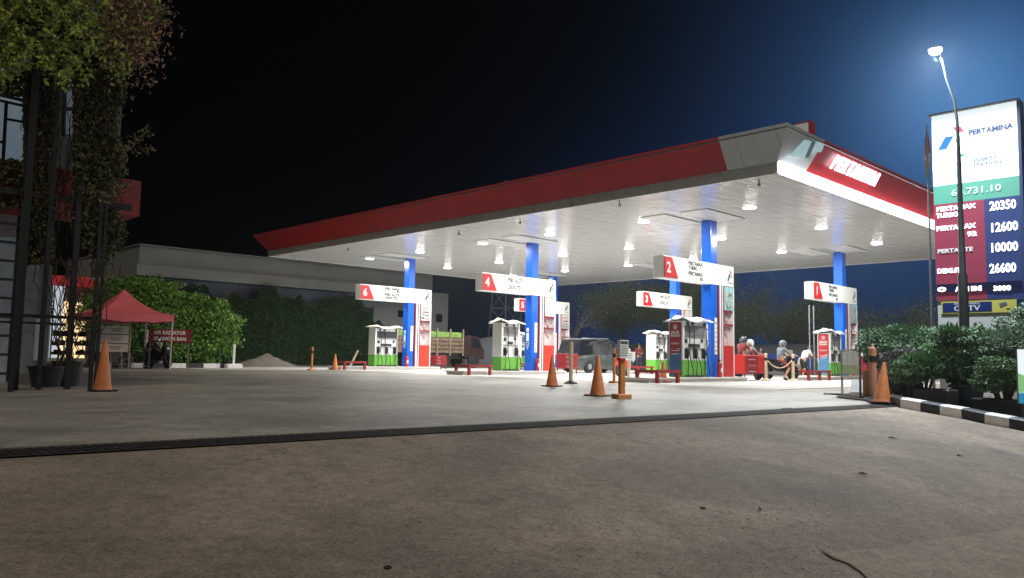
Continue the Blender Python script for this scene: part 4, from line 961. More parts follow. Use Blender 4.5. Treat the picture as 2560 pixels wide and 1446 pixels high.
bx('coping', GW, t, -.06, 21.76, -.06, 14.06, 6.921, 6.98)
CRE = leaf_mat('creeper_leaves', (.012, .035, .012), (.045, .1, .03))
rs = np.random.RandomState(4); n = 62000
X = rs.uniform(17.2, 32.8, n); topz = 4.35+.35*np.sin(X*1.1)+.3*np.sin(X*2.9+1)+.15*np.sin(X*7)-np.maximum(0, X-31)*.8
Z = topz*rs.rand(n)**.75; Y = BY-.9-.22*rs.rand(n)+.06*np.sin(X*2.2+Z)-.10*np.abs(np.sin(X*5.5+.3*np.sin(Z*2)))
t = thing('creeper_wall', 'tall dark green creeper-covered wall behind the sand heap', 'creeper', (0, 0, 0))
pts = np.stack([X, Y, Z], 1); leaves(pts, .075, CRE, 'foliage', t, seed=3, aspect=.4)
bx('backing_wall', mat('moss_wall', (.03, .045, .025), .9, var=.3), t, 17.2, 32.2, BY-.85, BY-.61, 0, 4.1)
b = MB()
for k in range(160):
    x = rs.uniform(17.3, 32); z = 4.35+.35*math.sin(x*1.1)+.3*math.sin(x*2.9+1); dx = rs.normal()*.5; b.tube([(x, BY-1, z-.3), (x+dx*.5, BY-1.1, z+.3*rs.rand()), (x+dx, BY-1.2, z+.1+.3*rs.rand())], .008, 3)
b.build('stems', mat('twig_bark', (.05, .045, .03), .9), t)

# ------------------------------------------------------------------ bright bushy tree
LG1 = leaf_mat('bright_bush_leaves', (.04, .14, .015), (.2, .40, .06))
cb_ = G(500, 919)
t = thing('bushy_tree', 'bright green spreading bush rising behind the painted kerb and red gazebo', 'tree', (15.35, 40.3, .15))
bl = [(0.2, 0, 1.7, 2.0, 1.6, 1.5), (-1.9, .6, 3.5, 1.5, 1.4, 1.15), (-.9, .3, 3.5, 1.6, 1.4, 1.2), (1.5, 0, 1.4, 1.5, 1.4, 1.5), (1.9, -.2, 2.5, 1.2, 1.2, 1.0), (-2.7, 1, 2.6, 1.2, 1.2, 1.1), (-.5, -.4, 2.6, 1.6, 1.4, 1.3), (-1.3, -.3, 1.4, 1.4, 1.2, 1.3), (.3, -.9, .8, 1.8, .8, .8), (2.7, .1, 1.6, .8, .9, 1.1), (.9, 0, 3.2, 1.0, 1.0, .7), (-2.9, .6, 3.0, .5, .5, .4), (3.2, 0, 2.4, .4, .4, .35)]
# spread along the screen direction (perpendicular to view azimuth ~68 deg)
sp = []
for a_ in bl: sp.append((a_[0]*.93, a_[1]-a_[0]*.35, a_[2]*.92, a_[3], a_[4], a_[5]))
leaves(blob_pts(34000, sp, 5, .5), .085, LG1, 'crown', t, seed=6)
b = MB()
for k in range(9):
    a = k*.7; b.tube([(rnd.uniform(-.3, .3), rnd.uniform(-.2, .2), 0), (math.cos(a)*.6, math.sin(a)*.5, .9), (math.cos(a)*1.5, math.sin(a)*1.2, 2.0)], [.07, .05, .025], 6)
b.build('trunk', mat('bush_bark', (.08, .06, .04), .9), t)

# ------------------------------------------------------------------ gazebo
g0 = G(428, 925); S = 3.05; vd = math.atan2(g0.y, g0.x); fdir = vd+R_(90)+R_(21)+0   # front edge runs to the left
t = thing('pop_up_gazebo', 'red pop-up gazebo with peaked roof left of the bright bush', 'gazebo', (g0.x, g0.y, 0), fdir)
# local: x along front edge to the left, y toward the camera is negative side -> back is -y
def gy(y): return -y
EZ, PZ = 2.28, 3.32
REDT = mat('red_gazebo_cloth', (.66, .13, .16), .65, var=.08, vscale=3, bump=.2, bscale=5)
c4 = [(0, 0), (S, 0), (S, -S), (0, -S)]; nseg = 10; b = MB()
for k in range(4):
    a_, c_ = Vector((*c4[k], 0)), Vector((*c4[(k+1) % 4], 0)); pk = Vector((S/2, -S/2, 0))
    grid = []
    for i in range(nseg+1):
        u = i/nseg
        row = [a_.lerp(pk, u), a_.lerp(c_, .5).lerp(pk, u), c_.lerp(pk, u)]
        zc = EZ+(PZ-EZ)*(u**1.9); row2 = []
        for j in range(5):
            q_ = row[0].lerp(row[2], j/4); sag = .10*math.sin(math.pi*j/4)*(1-u); row2.append((q_.x, q_.y, zc-sag*.6+(.0)))
        grid += row2
    b.add(grid, [(i*5+j, i*5+j+1, (i+1)*5+j+1, (i+1)*5+j) for i in range(nseg) for j in range(4)])
    # valance
    vv = []
    for j in range(9):
        q_ = a_.lerp(c_, j/8); z = EZ-.06*math.sin(math.pi*j/8); vv += [(q_.x, q_.y, z), (q_.x, q_.y, z-.3+.03*math.sin(j*2.2))]
    b.add(vv, [(2*j, 2*j+1, 2*j+3, 2*j+2) for j in range(8)])
b.build('roof_cloth', REDT, t)
for k, (x_, y_) in enumerate(c4):
    ix = .04 if x_ == 0 else -.04; iy = -.04 if y_ == 0 else .04
    bx('leg', mat('pale_leg_paint', (.5, .48, .46), .5), t, x_+ix-.025, x_+ix+.025, y_+iy-.025, y_+iy+.025, 0, 2.26)
b = MB()
for k in range(4):
    a_, c_ = Vector((*c4[k], 0)), Vector((*c4[(k+1) % 4], 0))
    for i in range(4):
        p_, q_ = a_.lerp(c_, .02+i*.24).lerp(Vector((S/2, -S/2, 0)), .05), a_.lerp(c_, .02+(i+1)*.24).lerp(Vector((S/2, -S/2, 0)), .05)
        b.tube([(p_.x, p_.y, 2.2), (q_.x, q_.y, 1.9)], .012, 5); b.tube([(p_.x, p_.y, 1.9), (q_.x, q_.y, 2.2)], .012, 5)
b.build('scissor_frame', STEEL, t)

# notice board with three panels
def facing(px_, py_): p_ = G(px_, py_); return p_, math.atan2(p_.y, p_.x)-R_(90)
p, a = facing(290, 926)
t = thing('notice_board', 'framed board of three pale notices standing under the red gazebo', 'notice board', (p.x+.25, p.y+1.4, 0), a)
BF = mat('tan_frame', (.4, .36, .3), .6)
for x_ in (-.66, .62): bx('upright', BF, t, x_, x_+.04, -.03, .03, 0, 1.85)
bx('top_rail', BF, t, -.619, .619, -.03, .03, 1.8, 1.85)
for k in range(3):
    q = bx('notice_panel', mat('pinkish_notice', (.55, .5, .48), .5), t, -.58, .58, -.02, .02, 1.42-k*.36, 1.74-k*.36)
    b = MB(); b.box(-.1, .35, -.0235, -.0205, 1.6-k*.36, 1.64-k*.36); b.box(-.05, .3, -.0235, -.0205, 1.52-k*.36, 1.56-k*.36)
    for i in range(12):
        a1 = i*math.pi/6; b.box(-.42+.07*math.cos(a1)-.01, -.42+.07*math.cos(a1)+.01, -.0235, -.0205, 1.58-k*.36+.07*math.sin(a1)-.01, 1.58-k*.36+.07*math.sin(a1)+.01)
    b.build('printed_marks', mat('brown_print', (.25, .18, .16), .6), q)
def chair(loc, rz, lbl):
    t = thing('folding_chair', lbl, 'chair', loc, rz, 'folding chairs by the notice board'); m = mat('chair_tube', (.5, .46, .44), .4, metal=.3)
    bx('seat', mat('chair_vinyl', (.22, .1, .1), .6), t, -.2, .2, -.2, .2, .44, .475, r=.01); bx('backrest', mat('chair_back', (.4, .38, .37), .5), t, -.22, .22, .2, .225, .7, .92, r=.01)
    for s in (-1, 1):
        b = MB(); b.tube([(s*.21, -.22, 0), (s*.21, .2, .9)], .013, 6); b.build('leg', m, t); b = MB(); b.tube([(s*.19, .24, 0), (s*.19, -.15, .46)], .013, 6); b.build('leg', m, t)
    b = MB(); b.tube([(-.2, -.13, .2), (.2, -.13, .2)], .01, 6); b.build('stretcher', m, t)
p = G(322, 922); chair((p.x, p.y+.3, 0), R_(20), 'folding chair right of the notice panels, nearer the motorcycle')
p = G(292, 923); chair((p.x, p.y+.2, 0), R_(-5), 'folding chair directly in front of the notice panels')
p = G(300, 915); tag(bx('concrete_block', CONC, None, p.x-.3, p.x+.35, p.y+.6, p.y+.9, 0, .22), 'low concrete block behind the folding chairs', 'block')
# AIR RADIATOR sign
p = atd(421, 918, 37.6); p = Vector((p.x, p.y, 0)); a = math.atan2(p.y, p.x)-R_(90)
t = thing('roadside_sign', 'dark red rounded sign AIR RADIATOR ISI ANGIN BAN beside the bush', 'sign', (p.x, p.y, .16), a)
q = bx('board', mat('maroon_sign_board', (.2, .02, .025), .5), t, -.86, .86, -.03, .03, .98, 1.56, bevel=.02)
for s_, z_, w__ in (('AIR RADIATOR', 1.33, 1.3), ('ISI ANGIN BAN', 1.07, 1.28)):
    tx = text(s_, .22, (-w__/2, -.033, z_), '-Y', TXTW, q, w=w__, bold=.008)
bx('post', GREY, t, -.8, -.74, .04, .1, -.15, 1.4); bx('post', GREY, t, .74, .8, .04, .1, -.15, 1.4)
# white pump cabinet behind
p2 = atd(383, 915, 41.5); t = thing('air_pump_cabinet', 'tall white cabinet with green and blue foot behind the parked motorcycle', 'cabinet', (p2.x, p2.y, .16), a)
bx('body', WHITE_D, t, -.35, .35, 0, .3, .75, 1.6); bx('green_band', mat('teal_green', (.12, .35, .2), .5), t, -.35, .35, 0, .3, .35, .749); bx('blue_band', mat('teal_blue', (.03, .15, .3), .5), t, -.35, .35, 0, .3, 0, .349)
p = G(402, 922); motorbike((p.x-.1, p.y, 0), math.atan2(p.y, p.x)+R_(215), 'black motorcycle parked on the kerb edge under the gazebo', BLKC)
person('person in dark clothes bending at the parked motorcycle under the gazebo', (p.x-.55, p.y+.1, 0), stand(1.55, chest=(0, -.12, 1.2), neck=(0, -.22, 1.33), head=(0, -.3, 1.43), shL=(.17, -.16, 1.27), shR=(-.17, -.16, 1.27), elL=(.26, -.32, 1.05), elR=(-.22, -.32, 1.05), wrL=(.25, -.5, .95), wrR=(-.15, -.5, .95)), shirt=BLKC, trousers=(BLKC, True), rz=R_(45), long_sleeve=True)
# small white lamp tube above gazebo (flag-like white tag)
# ------------------------------------------------------------------ minimarket far left
MY = 43.0
ml = hit(120, 690, 1, MY); mr = hit(278, 712, 1, MY)
zt_, zb_ = hit(278, 700, 1, MY).z, hit(278, 723, 1, MY).z
t = thing('minimarket', 'lit minimarket with red sign band seen between the left trellis posts', 'shop', (0, 0, 0))
bx('sign_band', mat('red_shop_band', (.4, .02, .03), .5, emit=(.5, .03, .04), estr=.25), t, ml.x+.15, mr.x, MY-.3, MY, zb_, zt_)
ox = hit(243, 715, 1, MY-.32); text('MARKET', .42, (hit(222, 715, 1, MY-.32).x, MY-.302, zb_+.22), '-Y', TXTW, t, name='shop_lettering')
wx1 = hit(222, 800, 1, MY).x; wx0 = hit(132, 800, 1, MY).x
bx('wall', GWD, t, ml.x-8, mr.x-.3, MY+.31, MY+6, 0, zt_-.1)
LITW = mat('lit_shop_interior', (.6, .5, .38), .6, emit=(1., .68, .36), estr=1.3, var=.2)
LITC = mat('lit_shop_interior_cool', (.6, .6, .6), .6, emit=(.75, .85, .95), estr=.6)
xm = hit(160, 800, 1, MY).x
q = bx('shop_window', LITW, t, xm, wx1, MY+.2, MY+.3, .35, zb_-.75); bx('shop_window', LITC, t, wx0, xm-.02, MY+.2, MY+.3, .35, zb_-.02)
bx('bulkhead', mat('cool_white_wall', (.5, .52, .52), .7), t, xm, wx1+.1, MY+.18, MY+.3, zb_-.74, zb_-.01)
bx('plinth', CONC, t, ml.x-8, mr.x-.3, MY+.1, MY+.3, 0, .34)
b = MB(); x_ = wx0
while x_ < wx1: b.box(x_, x_+.05, MY+.1, MY+.19, .35, zb_-.05); x_ += .78
b.box(wx0, wx1, MY+.1, MY+.19, 1.9, 1.95); b.build('mullion', GREY, t)
b = MB(); rr = random.Random(2)
for k in range(60):
    x_ = rr.uniform(wx0, wx1); z_ = rr.choice((.5, .95, 1.4)); b.box(x_, x_+.1+.2*rr.random(), MY+.192, MY+.199, z_, z_+.15+.15*rr.random())
b.build('goods', mat('shelf_goods', (.12, .08, .06), .7, var=.8, vscale=9), t)

# ------------------------------------------------------------------ left building, trellis, vines
LYp = 18.4
def lx(px_, y=LYp): return hit(px_, 600, 1, y).x
def lz(px_, py_, y=LYp): return hit(px_, py_, 1, y).z
t = thing('shophouse', 'dark two-storey shophouse overgrown with creepers at the far left', 'building', (0, 0, 0))
xr_ = lx(300); zf1, zf0 = lz(345, 452), lz(345, 541)
UW = mat('upper_wall_render', (.16, .16, .15), .85, var=.25, vscale=2)
COOLW = mat('pale_blue_wall', (.34, .4, .45), .7, var=.15, vscale=2)
bx('upper_wall', UW, t, -12, lx(285, 20.0), 20.0, 26, zf1, 10.5)
w1 = bx('window', mat('lit_blue_window', (.3, .36, .42), .5, emit=(.35, .5, .62), estr=.16, var=.2), t, lx(-60, 19.98), lx(71, 19.98), 19.93, 19.99, zf1+.05, lz(60, 180, 20))
bx('window', mat('dim_blue_window', (.2, .23, .26), .5, emit=(.3, .38, .45), estr=.12), t, lx(140, 19.98), lx(184, 19.98), 19.93, 19.99, lz(160, 335, 20), lz(160, 150, 20))
bl_ = hit(55, 200, 1, 19.8); b = MB(); b.lathe([(.01, -.07), (.06, -.04), (.065, .02), (.03, .07)], 12, bl_); b.build('wall_lamp', mat('cool_bulb', (1, 1, 1), .4, emit=(.85, .95, 1), estr=12), t, smooth=True)
b = MB(); 
for (a1, b1, a2, b2, r_) in ((0, 238, 72, 255, .035), (0, 252, 72, 268, .03), (16, 255, 8, 400, .035), (16, 298, 72, 308, .03), (0, 355, 12, 357, .03)):
    b.tube([hit(a1, b1, 1, 18.9), hit(a2, b2, 1, 18.9)], r_, 6)
b.build('balcony_rail', DARK, t)
b = MB()
for (a1, b1, a2, b2) in ((163, 140, 158, 340), (142, 207, 186, 203), (140, 270, 184, 274)): b.tube([hit(a1, b1, 1, 19.8), hit(a2, b2, 1, 19.8)], .05, 6)
b.build('window_bars', DARK, t)
bx('floor_band', mat('dull_red_band', (.3, .02, .022), .5, var=.15), t, -12, lx(345, LYp), LYp, 20.5, zf0, zf1-.004)
bx('ground_wall', mat('ground_wall_render', (.4, .44, .46), .8, var=.2), t, -12, lx(40, 20.5), 20.51, 26, 0, zf0)
bx('pillar', mat('grey_pillar_render', (.22, .23, .23), .8, var=.2), t, lx(66, 19.2), lx(104, 19.2), 19.2, 19.6, 0, zf0-.01)
bx('side_wall', UW, t, lx(100, 21.5), lx(137, 21.5), 21.5, 24, 0, zf0-.02)
# notice on wall
t = thing('standing_poster', 'pale printed notice board standing behind the left pillar', 'notice board', (lx(101, 20.6), 20.6, 0)); q = bx('sheet', WHITE_D, t, 0, lx(121, 20.6)-lx(101, 20.6), 0, .04, .5, 1.45); bx('stand', GREY, t, .1, .16, .05, .1, 0, .6)
# steel trellis in front
t = thing('steel_trellis', 'dark steel trellis frame carrying the creepers in front of the shophouse', 'trellis', (0, 0, 0))
TY = 16.9; TR = mat('dark_trellis_steel', (.013, .013, .014), .6, metal=.2, var=.3)
for (a1, b1, a2, b2, r_) in ((62, 330, 30, 985, .065), (118, 330, 97, 985, .04), (190, 560, 166, 985, .05), (246, 560, 225, 985, .035), (262, 640, 236, 985, .03)):
    b = MB(); p_, q_ = hit(a1, b1, 1, TY), hit(a2, b2, 1, TY); q_ = Vector((p_.x, TY, 0)); p_ = Vector((p_.x, TY, 7.4 if a1 < 150 else zf0+.2))
    x_ = hit((a1+a2)/2, 800, 1, TY).x; q_.x = x_; p_.x = x_; b.box(x_-r_, x_+r_, TY-r_*.7, TY+r_*.7, 0, p_.z); b.build('upright', TR, t)
b = MB(); zz = lz(200, 795, TY); b.box(lx(0, TY)-.6, lx(262, TY), TY+.08, TY+.13, zz-.03, zz+.03); b.build('crossbar', TR, t); b = MB(); zz2 = lz(200, 812, TY); b.box(lx(0, TY)-.6, lx(180, TY), TY+.08, TY+.12, zz2-.02, zz2+.02); b.build('crossbar', TR, t)
b = MB(); b.box(lx(-200, TY), lx(330, TY), TY+.08, TY+.16, lz(200, 500, TY)-.06, lz(200, 500, TY)+.06); b.build('crossbar', TR, t); b = MB()
b.box(lx(-200, TY), lx(300, TY), TY+.08, TY+.16, 6.9, 7.0); b.build('crossbar', TR, t)
b = MB(); b.add([], [])
# ladder at the very left
lt = thing('steel_ladder', 'dark steel ladder frame with rungs at the left edge', 'ladder', (0, 0, 0))
xa_, xb_ = hit(-40, 800, 1, 16.2).x, hit(38, 800, 1, 16.2).x
for x_ in (xa_, xb_): bx('rail', TR, lt, x_-.035, x_+.035, 16.17, 16.23, 0, 3.4)
for k in range(9): bx('rung', TR, lt, xa_+.036, xb_-.036, 16.18, 16.22, .3+k*.33, .345+k*.33)
# plant pots + left pot plant
def pot(loc, r, h, lbl, m=BLACK):
    t = thing('plant_pot', lbl, 'plant pot', loc, 0, None); b = MB(); b.lathe([(r*.75, 0), (r*.98, h*.92), (r*1.05, h*.93), (r*1.05, h), (r*.95, h), (r*.92, h-.05)], 22); b.build('pot', m, t, smooth=True)
    b = MB(); b.lathe([(.02, h-.06), (r*.92, h-.06), (r*.92, h-.055)], 16); b.build('soil', mat('pot_soil', (.04, .03, .02), .95), t); return t
pp = G(167, 966); pot((pp.x, pp.y, 0), .3, .52, 'black plant pot with bare climbing stems at the foot of the trellis', mat('black_pot_plastic', (.02, .022, .024), .5, var=.2))
pp2 = G(118, 968); pot((pp2.x, pp2.y+.1, 0), .34, .42, 'wide dark plant tub left of the pot with climbing stems', mat('dark_tub', (.02, .02, .02), .6))
# vines: stems + leaves
VIN = leaf_mat('creeper_leaf_mixed', (.05, .10, .015), (.42, .52, .10)); VRED = leaf_mat('creeper_leaf_reddish', (.14, .07, .045), (.42, .27, .18))
rs = np.random.RandomState(11)
t = thing('climbing_creeper', 'tangled green creeper hanging over the shophouse front and trellis', 'creeper', (0, 0, 0))
def region(n, pxr, pyr, yr, seed):
    r = np.random.RandomState(seed); o_ = []
    for k in range(n):
        px_ = r.uniform(*pxr); py_ = r.uniform(*pyr); o_.append(hit(px_, py_, 1, r.uniform(*yr)))
    return o_
pts = []
def edge_top(px_): return 185+30*math.sin(px_*.05)+20*math.sin(px_*.13)
for k in range(30000):
    px_ = rs.uniform(-250, 405); py_ = rs.uniform(-320, 230)
    lim = edge_top(px_) if px_ < 190 else 130+20*math.sin(px_*.07)-max(0, px_-330)*.8
    if px_ > 190 and px_ < 330: lim += 60
    if py_ > lim+rs.normal()*18: continue
    if px_ > 392+16*math.sin(py_*.06)+10*rs.normal(): continue
    d = 16.3+1.6*rs.rand()+.35*math.sin(px_*.09)*math.cos(py_*.08); pts.append(hit(px_, py_, 1, d))
leaves([p_ for p_ in pts if p_.x < 4.6 or rs.rand() < .5], .052, VIN, 'foliage', t, seed=8)
leaves([hit(rs.normal(330, 38), rs.normal(60, 60), 1, 16.4+rs.rand()) for k in range(3600)], .045, VRED, 'dry_foliage', t, seed=9)
pts = []
for k in range(24000):
    px_ = rs.uniform(185, 318); py_ = rs.uniform(120, 700); 
    if px_ > 296+14*math.sin(py_*.035)+8*rs.normal(): continue
    if py_ > 560 and rs.rand() < (py_-560)/110: continue
    if py_ > 620 and px_ < 225: continue
    if px_ < 300 and 440 < py_ < 560 and px_ > 262 and rs.rand() < .6: continue
    pts.append(hit(px_, py_, 1, 16.9+.7*rs.rand()))
for k in range(9000):
    px_ = rs.uniform(60, 135); py_ = rs.uniform(180, 660); pts.append(hit(px_, py_, 1, 17+.5*rs.rand()))
for k in range(2200):
    px_ = rs.uniform(-60, 140); py_ = rs.uniform(400, 520); pts.append(hit(px_, py_, 1, 17+.5*rs.rand()))
for k in range(500):
    px_ = rs.uniform(0, 60); py_ = rs.uniform(180, 240); pts.append(hit(px_, py_, 1, 17+.5*rs.rand()))
leaves(pts, .05, leaf_mat('creeper_leaf_shaded', (.015, .02, .008), (.11, .115, .04)), 'hanging_foliage', t, seed=10)  # same creeper, shade of the hanging part put into a darker leaf colour
# protruding sprays to the right
sp_ = []; b = MB()
for (a1, b1, a2, b2, n_) in ((300, 380, 378, 322, 90), (300, 375, 388, 372, 60), (360, 10, 425, 60, 60), (370, 60, 425, 20, 50), (262, 500, 330, 462, 90), (205, 470, 262, 492, 60), (262, 492, 320, 465, 60)):
    p_, q_ = hit(a1, b1, 1, 16.7), hit(a2, b2, 1, 16.5); b.tube([p_, (p_+q_)/2+Vector((0, 0, .05)), q_], .008, 4)
    for k in range(n_): u = rs.rand(); sp_.append(p_.lerp(q_, u)+Vector(rs.normal(size=3)*.06))
leaves(sp_, .035, leaf_mat('spray_leaf', (.06, .07, .03), (.22, .2, .1)), 'spray_foliage', t, seed=12)
for k in range(130):
    px_ = rs.uniform(70, 300); py_ = rs.uniform(120, 480); p_ = hit(px_, py_, 1, 16.85+.5*rs.rand()); L_ = rs.uniform(.6, 2.2); pts_ = [p_]
    q_ = p_.copy()
    for i in range(6): q_ = q_+Vector((rs.normal()*.05, rs.normal()*.03, -L_/6)); q_.z = max(q_.z, .02); pts_.append(q_.copy())
    b.tube(pts_, .007, 4)
for k in range(26):   # bare lower stems between the posts
    px_ = rs.uniform(130, 232); p_ = hit(px_, 960, 1, 16.9); p_.z = .45; q_ = p_.copy(); pts_ = [p_.copy()]
    for i in range(9): q_ = q_+Vector((rs.normal()*.09, rs.normal()*.03, .2+.05*rs.rand())); pts_.append(q_.copy())
    b.tube(pts_, .009, 4)
b.build('stems', mat('creeper_stem', (.05, .038, .025), .9), t)

# ------------------------------------------------------------------ right side: price totem
TX = 18.6
t = thing('price_totem', 'tall illuminated fuel price totem with white top and red price rows', 'price sign', (TX, 0, 0))
def ty(px_, py_=500): return hit(px_, py_, 0, TX).y
def tz(py_, px_=2440): return hit(px_, py_, 0, TX).z
yl, yr = ty(2331, 400), ty(2546, 400)
def zz(px_, py_): return hit(px_, py_, 0, TX).z
zT, zW, zG_, zB = zz(2331, 292), zz(2334, 467), zz(2337, 513), zz(2345, 752)
TOPL = mat('totem_lightbox', (.9, .95, .95), .4, emit=(.86, .97, 1), estr=.8)
q = bx('light_box', TOPL, t, .012, .3, yr, yl, zW+.004, zT)
bx('cap', GREY, t, -.06, .34, yr-.05, yl+.05, zT+.001, zT+.04)
def tpoly(name, m, poly, par, lift=.004):
    vs = [hit(*p_, 0, TX) - Vector((TX, 0, 0)) for p_ in poly]; n2 = len(vs); b = MB(); b.add([v+Vector((.0, 0, 0)) for v in vs]+[v-Vector((lift, 0, 0)) for v in vs], [tuple(range(n2)), tuple(range(2*n2-1, n2-1, -1))]+[(i, (i+1) % n2, n2+(i+1) % n2, n2+i) for i in range(n2)]); return b.build(name, m, par)
EB = mat('lit_blue_mark', (.01, .1, .75), .4, emit=(.01, .14, .95), estr=.5); ER = mat('lit_red_mark', (.8, .05, .12), .4, emit=(.9, .1, .2), estr=.4); EGn = mat('lit_green_mark', (.35, .48, .4), .4, emit=(.4, .55, .45), estr=.3)
tpoly('emblem', EB, [(2345, 376), (2363, 343), (2384, 340), (2366, 373)], q); tpoly('emblem', ER, [(2382, 319), (2401, 316), (2411, 329), (2392, 332)], q); tpoly('emblem', EGn, [(2384, 356), (2394, 340), (2411, 337), (2401, 352)], q)
tpoly('green_arrow', EGn, [(2487, 374), (2500, 379), (2489, 387)], q)
def ttext(s, px_, py_, wpx, hpx, m, par, bold=.0, **k):
    a1 = hit(px_, py_, 0, TX); a2 = hit(px_+wpx, py_, 0, TX); hh = hpx/CF*19.5*1.35
    return text(s, hh, (-.003, a1.y, a1.z), '-X', m, par, w=abs(a2.y-a1.y), bold=bold, **k)
GT = mat('lit_grey_lettering', (.1, .14, .16), .5)
ttext('PERTAMINA', 2421, 339, 112, 12, NAVY, q, .006); ttext('ENERGY', 2432, 406, 60, 7.5, GT, q, .002); ttext('STATION', 2432, 418, 70, 8, GT, q, .002)
b = MB(); c0 = hit(2400, 412, 0, TX)-Vector((TX, 0, 0))
for k in range(28):
    a1, a2 = 2*math.pi*k/28, 2*math.pi*(k+1)/28
    b.add([(-.004, c0.y+r_*math.cos(a_), c0.z+r_*math.sin(a_)) for a_, r_ in ((a1, .2), (a2, .2), (a2, .185), (a1, .185))], [(0, 1, 2, 3)])
b.build('ring_mark', GT, q)
tpoly('pump_mark', mat('green_pump_mark', (.05, .35, .25), .5), [(2394, 411), (2404, 410), (2404, 425), (2394, 426)], q)
tpoly('leaf_mark', mat('green_pump_mark', (.05, .35, .25), .5), [(2394, 386), (2416, 384), (2404, 391)], q)
b = MB()
for (u0, v0, u1, v1) in ((2432, 381, 2484, 376), (2432, 393, 2484, 388)):
    p_, q_ = hit(u0, v0, 0, TX), hit(u1, v1, 0, TX); b.tube([p_-Vector((TX+.004, 0, 0)), q_-Vector((TX+.004, 0, 0))], .004, 4)
b.build('green_box_outline', GT, q); ttext('GREEN', 2436, 391, 44, 6, GT, q)
q = bx('code_band', mat('green_code_band', (.07, .26, .18), .5, emit=(.1, .32, .28), estr=.35), t, .012, .3, yr, yl, zG_+.003, zW)
ttext('64.731.10', 2378, 491, 125, 15, mat('pale_code_lettering', (.6, .75, .75), .5, emit=(.5, .7, .75), estr=.4), q, .002)
REDT2 = mat('totem_red_panel', (.24, .035, .06), .4, emit=(.3, .06, .12), estr=.2); BLT = mat('totem_blue_panel', (.03, .045, .14), .4, emit=(.03, .06, .2), estr=.2)
ym = ty(2463, 600); q = bx('price_panel', REDT2, t, .012, .3, ym+.001, yl, zB, zG_); q2 = bx('digit_panel', BLT, t, .012, .3, yr, ym, zB, zG_)
LT2 = mat('lit_price_lettering', (.9, .9, .95), .4, emit=(.95, .96, 1), estr=3.2)
rows = [('PERTAMAX', 2341, 530, 98, 10, '20350', 527), ('TURBO', 2341, 546, 56, 10, None, 0), ('PERTAMAX', 2341, 578, 98, 10, '12600', 581), ('92', 2418, 591, 24, 10, None, 0), ('PERTALITE', 2344, 634, 88, 9, '10000', 631), ('DEXLITE', 2343, 684, 68, 10, '26600', 683)]
for s, px_, py_, wd, hh, dig, dy in rows:
    ttext(s, px_, py_, wd, hh, LT2 if s != 'PERTALITE' else TXTW, q, .004, name='fuel_name')
    if dig: ttext(dig, 2474, dy, 66, 20, LT2, q2, .004, name='price_digits')
q3 = bx('ticker_panel', mat('ticker_black', (.015, .015, .05), .3), t, -.02, .011, yr+.02, yl-.02, zz(2345, 732), zz(2345, 712))
for s, px_, wd in (('0', 2345, 22), ('ATM BNI', 2390, 66), ('3000', 2484, 44)): 
    o = ttext(s, px_, 730-(px_-2345)*.02, wd, 10, LT2, q3, .005, name='ticker_lettering'); o.location.x -= .022
bx('support_column', mat('totem_white_base', (.6, .62, .62), .5, var=.05), t, .05, .26, ty(2520, 780), ty(2343, 780), 0.15, zB-.002)
q = bx('cctv_plate', mat('plate_yellow_edge', (.6, .55, .12), .5), t, .02, .045, ty(2541, 765), ty(2352, 765), zz(2352, 785), zz(2352, 755))
q4 = bx('cctv_plate_blue', NAVY, q, .012, .0195, ty(2479, 765), ty(2356, 765), zz(2356, 781), zz(2356, 758))
def tt2(*a, **k):
    o = ttext(*a, **k); o.location.x += .012; return o
tt2('CCTV', 2384, 778, 66, 12, TXTW, q4, bold=.002); tt2('AREA DIAWASI', 2384, 763, 64, 5, TXTW, q4)
b = MB(); c0 = hit(2508, 762, 0, TX)-Vector((TX, 0, 0)); b.prism([(c0.y+.08, c0.z+.03), (c0.y-.05, c0.z+.06), (c0.y-.07, c0.z), (c0.y+.06, c0.z-.05)], 0, .012, .0195); b.box(.012, .0195, c0.y-.12, c0.y-.05, c0.z-.09, c0.z-.07); b.build('camera_mark', GT, q)
bx('side_frame', mat('totem_dark_frame', (.03, .05, .12), .4), t, .0, .31, yr-.06, yr-.002, zB, zT)

# flag pole and flag
fx, fy = 20.6, hit(2330, 800, 0, 20.6).y
t = thing('flagpole', 'thin grey flagpole left of the price totem', 'flagpole', (fx, fy, .18)); b = MB(); ztop = hit(2315, 310, 0, 20.6).z; b.lathe([(.035, 0), (.028, 3), (.018, ztop-.2), (.004, ztop-.17)], 10); b.build('pole', GREY, t, smooth=True)
z0_, z1_ = hit(2320, 447, 0, 20.6).z, hit(2315, 320, 0, 20.6).z; b = MB(); V = []; nn = 12
for k in range(nn+1):
    u = k/nn; z = z1_-(z1_-z0_)*u
    wv = .05+.24*math.sin(math.pi*min(1, u*1.02))**.8
    for j in range(5): v = j/4; V.append((.03+.05*math.sin(v*7+u*3), .02+.13*wv*4*(v-.45), z-.25*v*(1-u)+(.1 if j in (1, 3) else 0)*u))
b.add(V, [(k*5+j, k*5+j+1, (k+1)*5+j+1, (k+1)*5+j) for k in range(nn) for j in range(4)]); n_ = len(b.f); b.mi = [0 if i < n_*.5 else 1 for i in range(n_)]
o = b.build('flag', [mat('flag_red', (.3, .06, .09), .7), mat('flag_white', (.5, .46, .52), .7)], None, smooth=True); o.location = (fx, fy, 0); tag(o, 'limp red and white flag hanging on the thin pole', 'flag')
m_ = o.modifiers.new('th', 'SOLIDIFY'); m_.thickness = .008

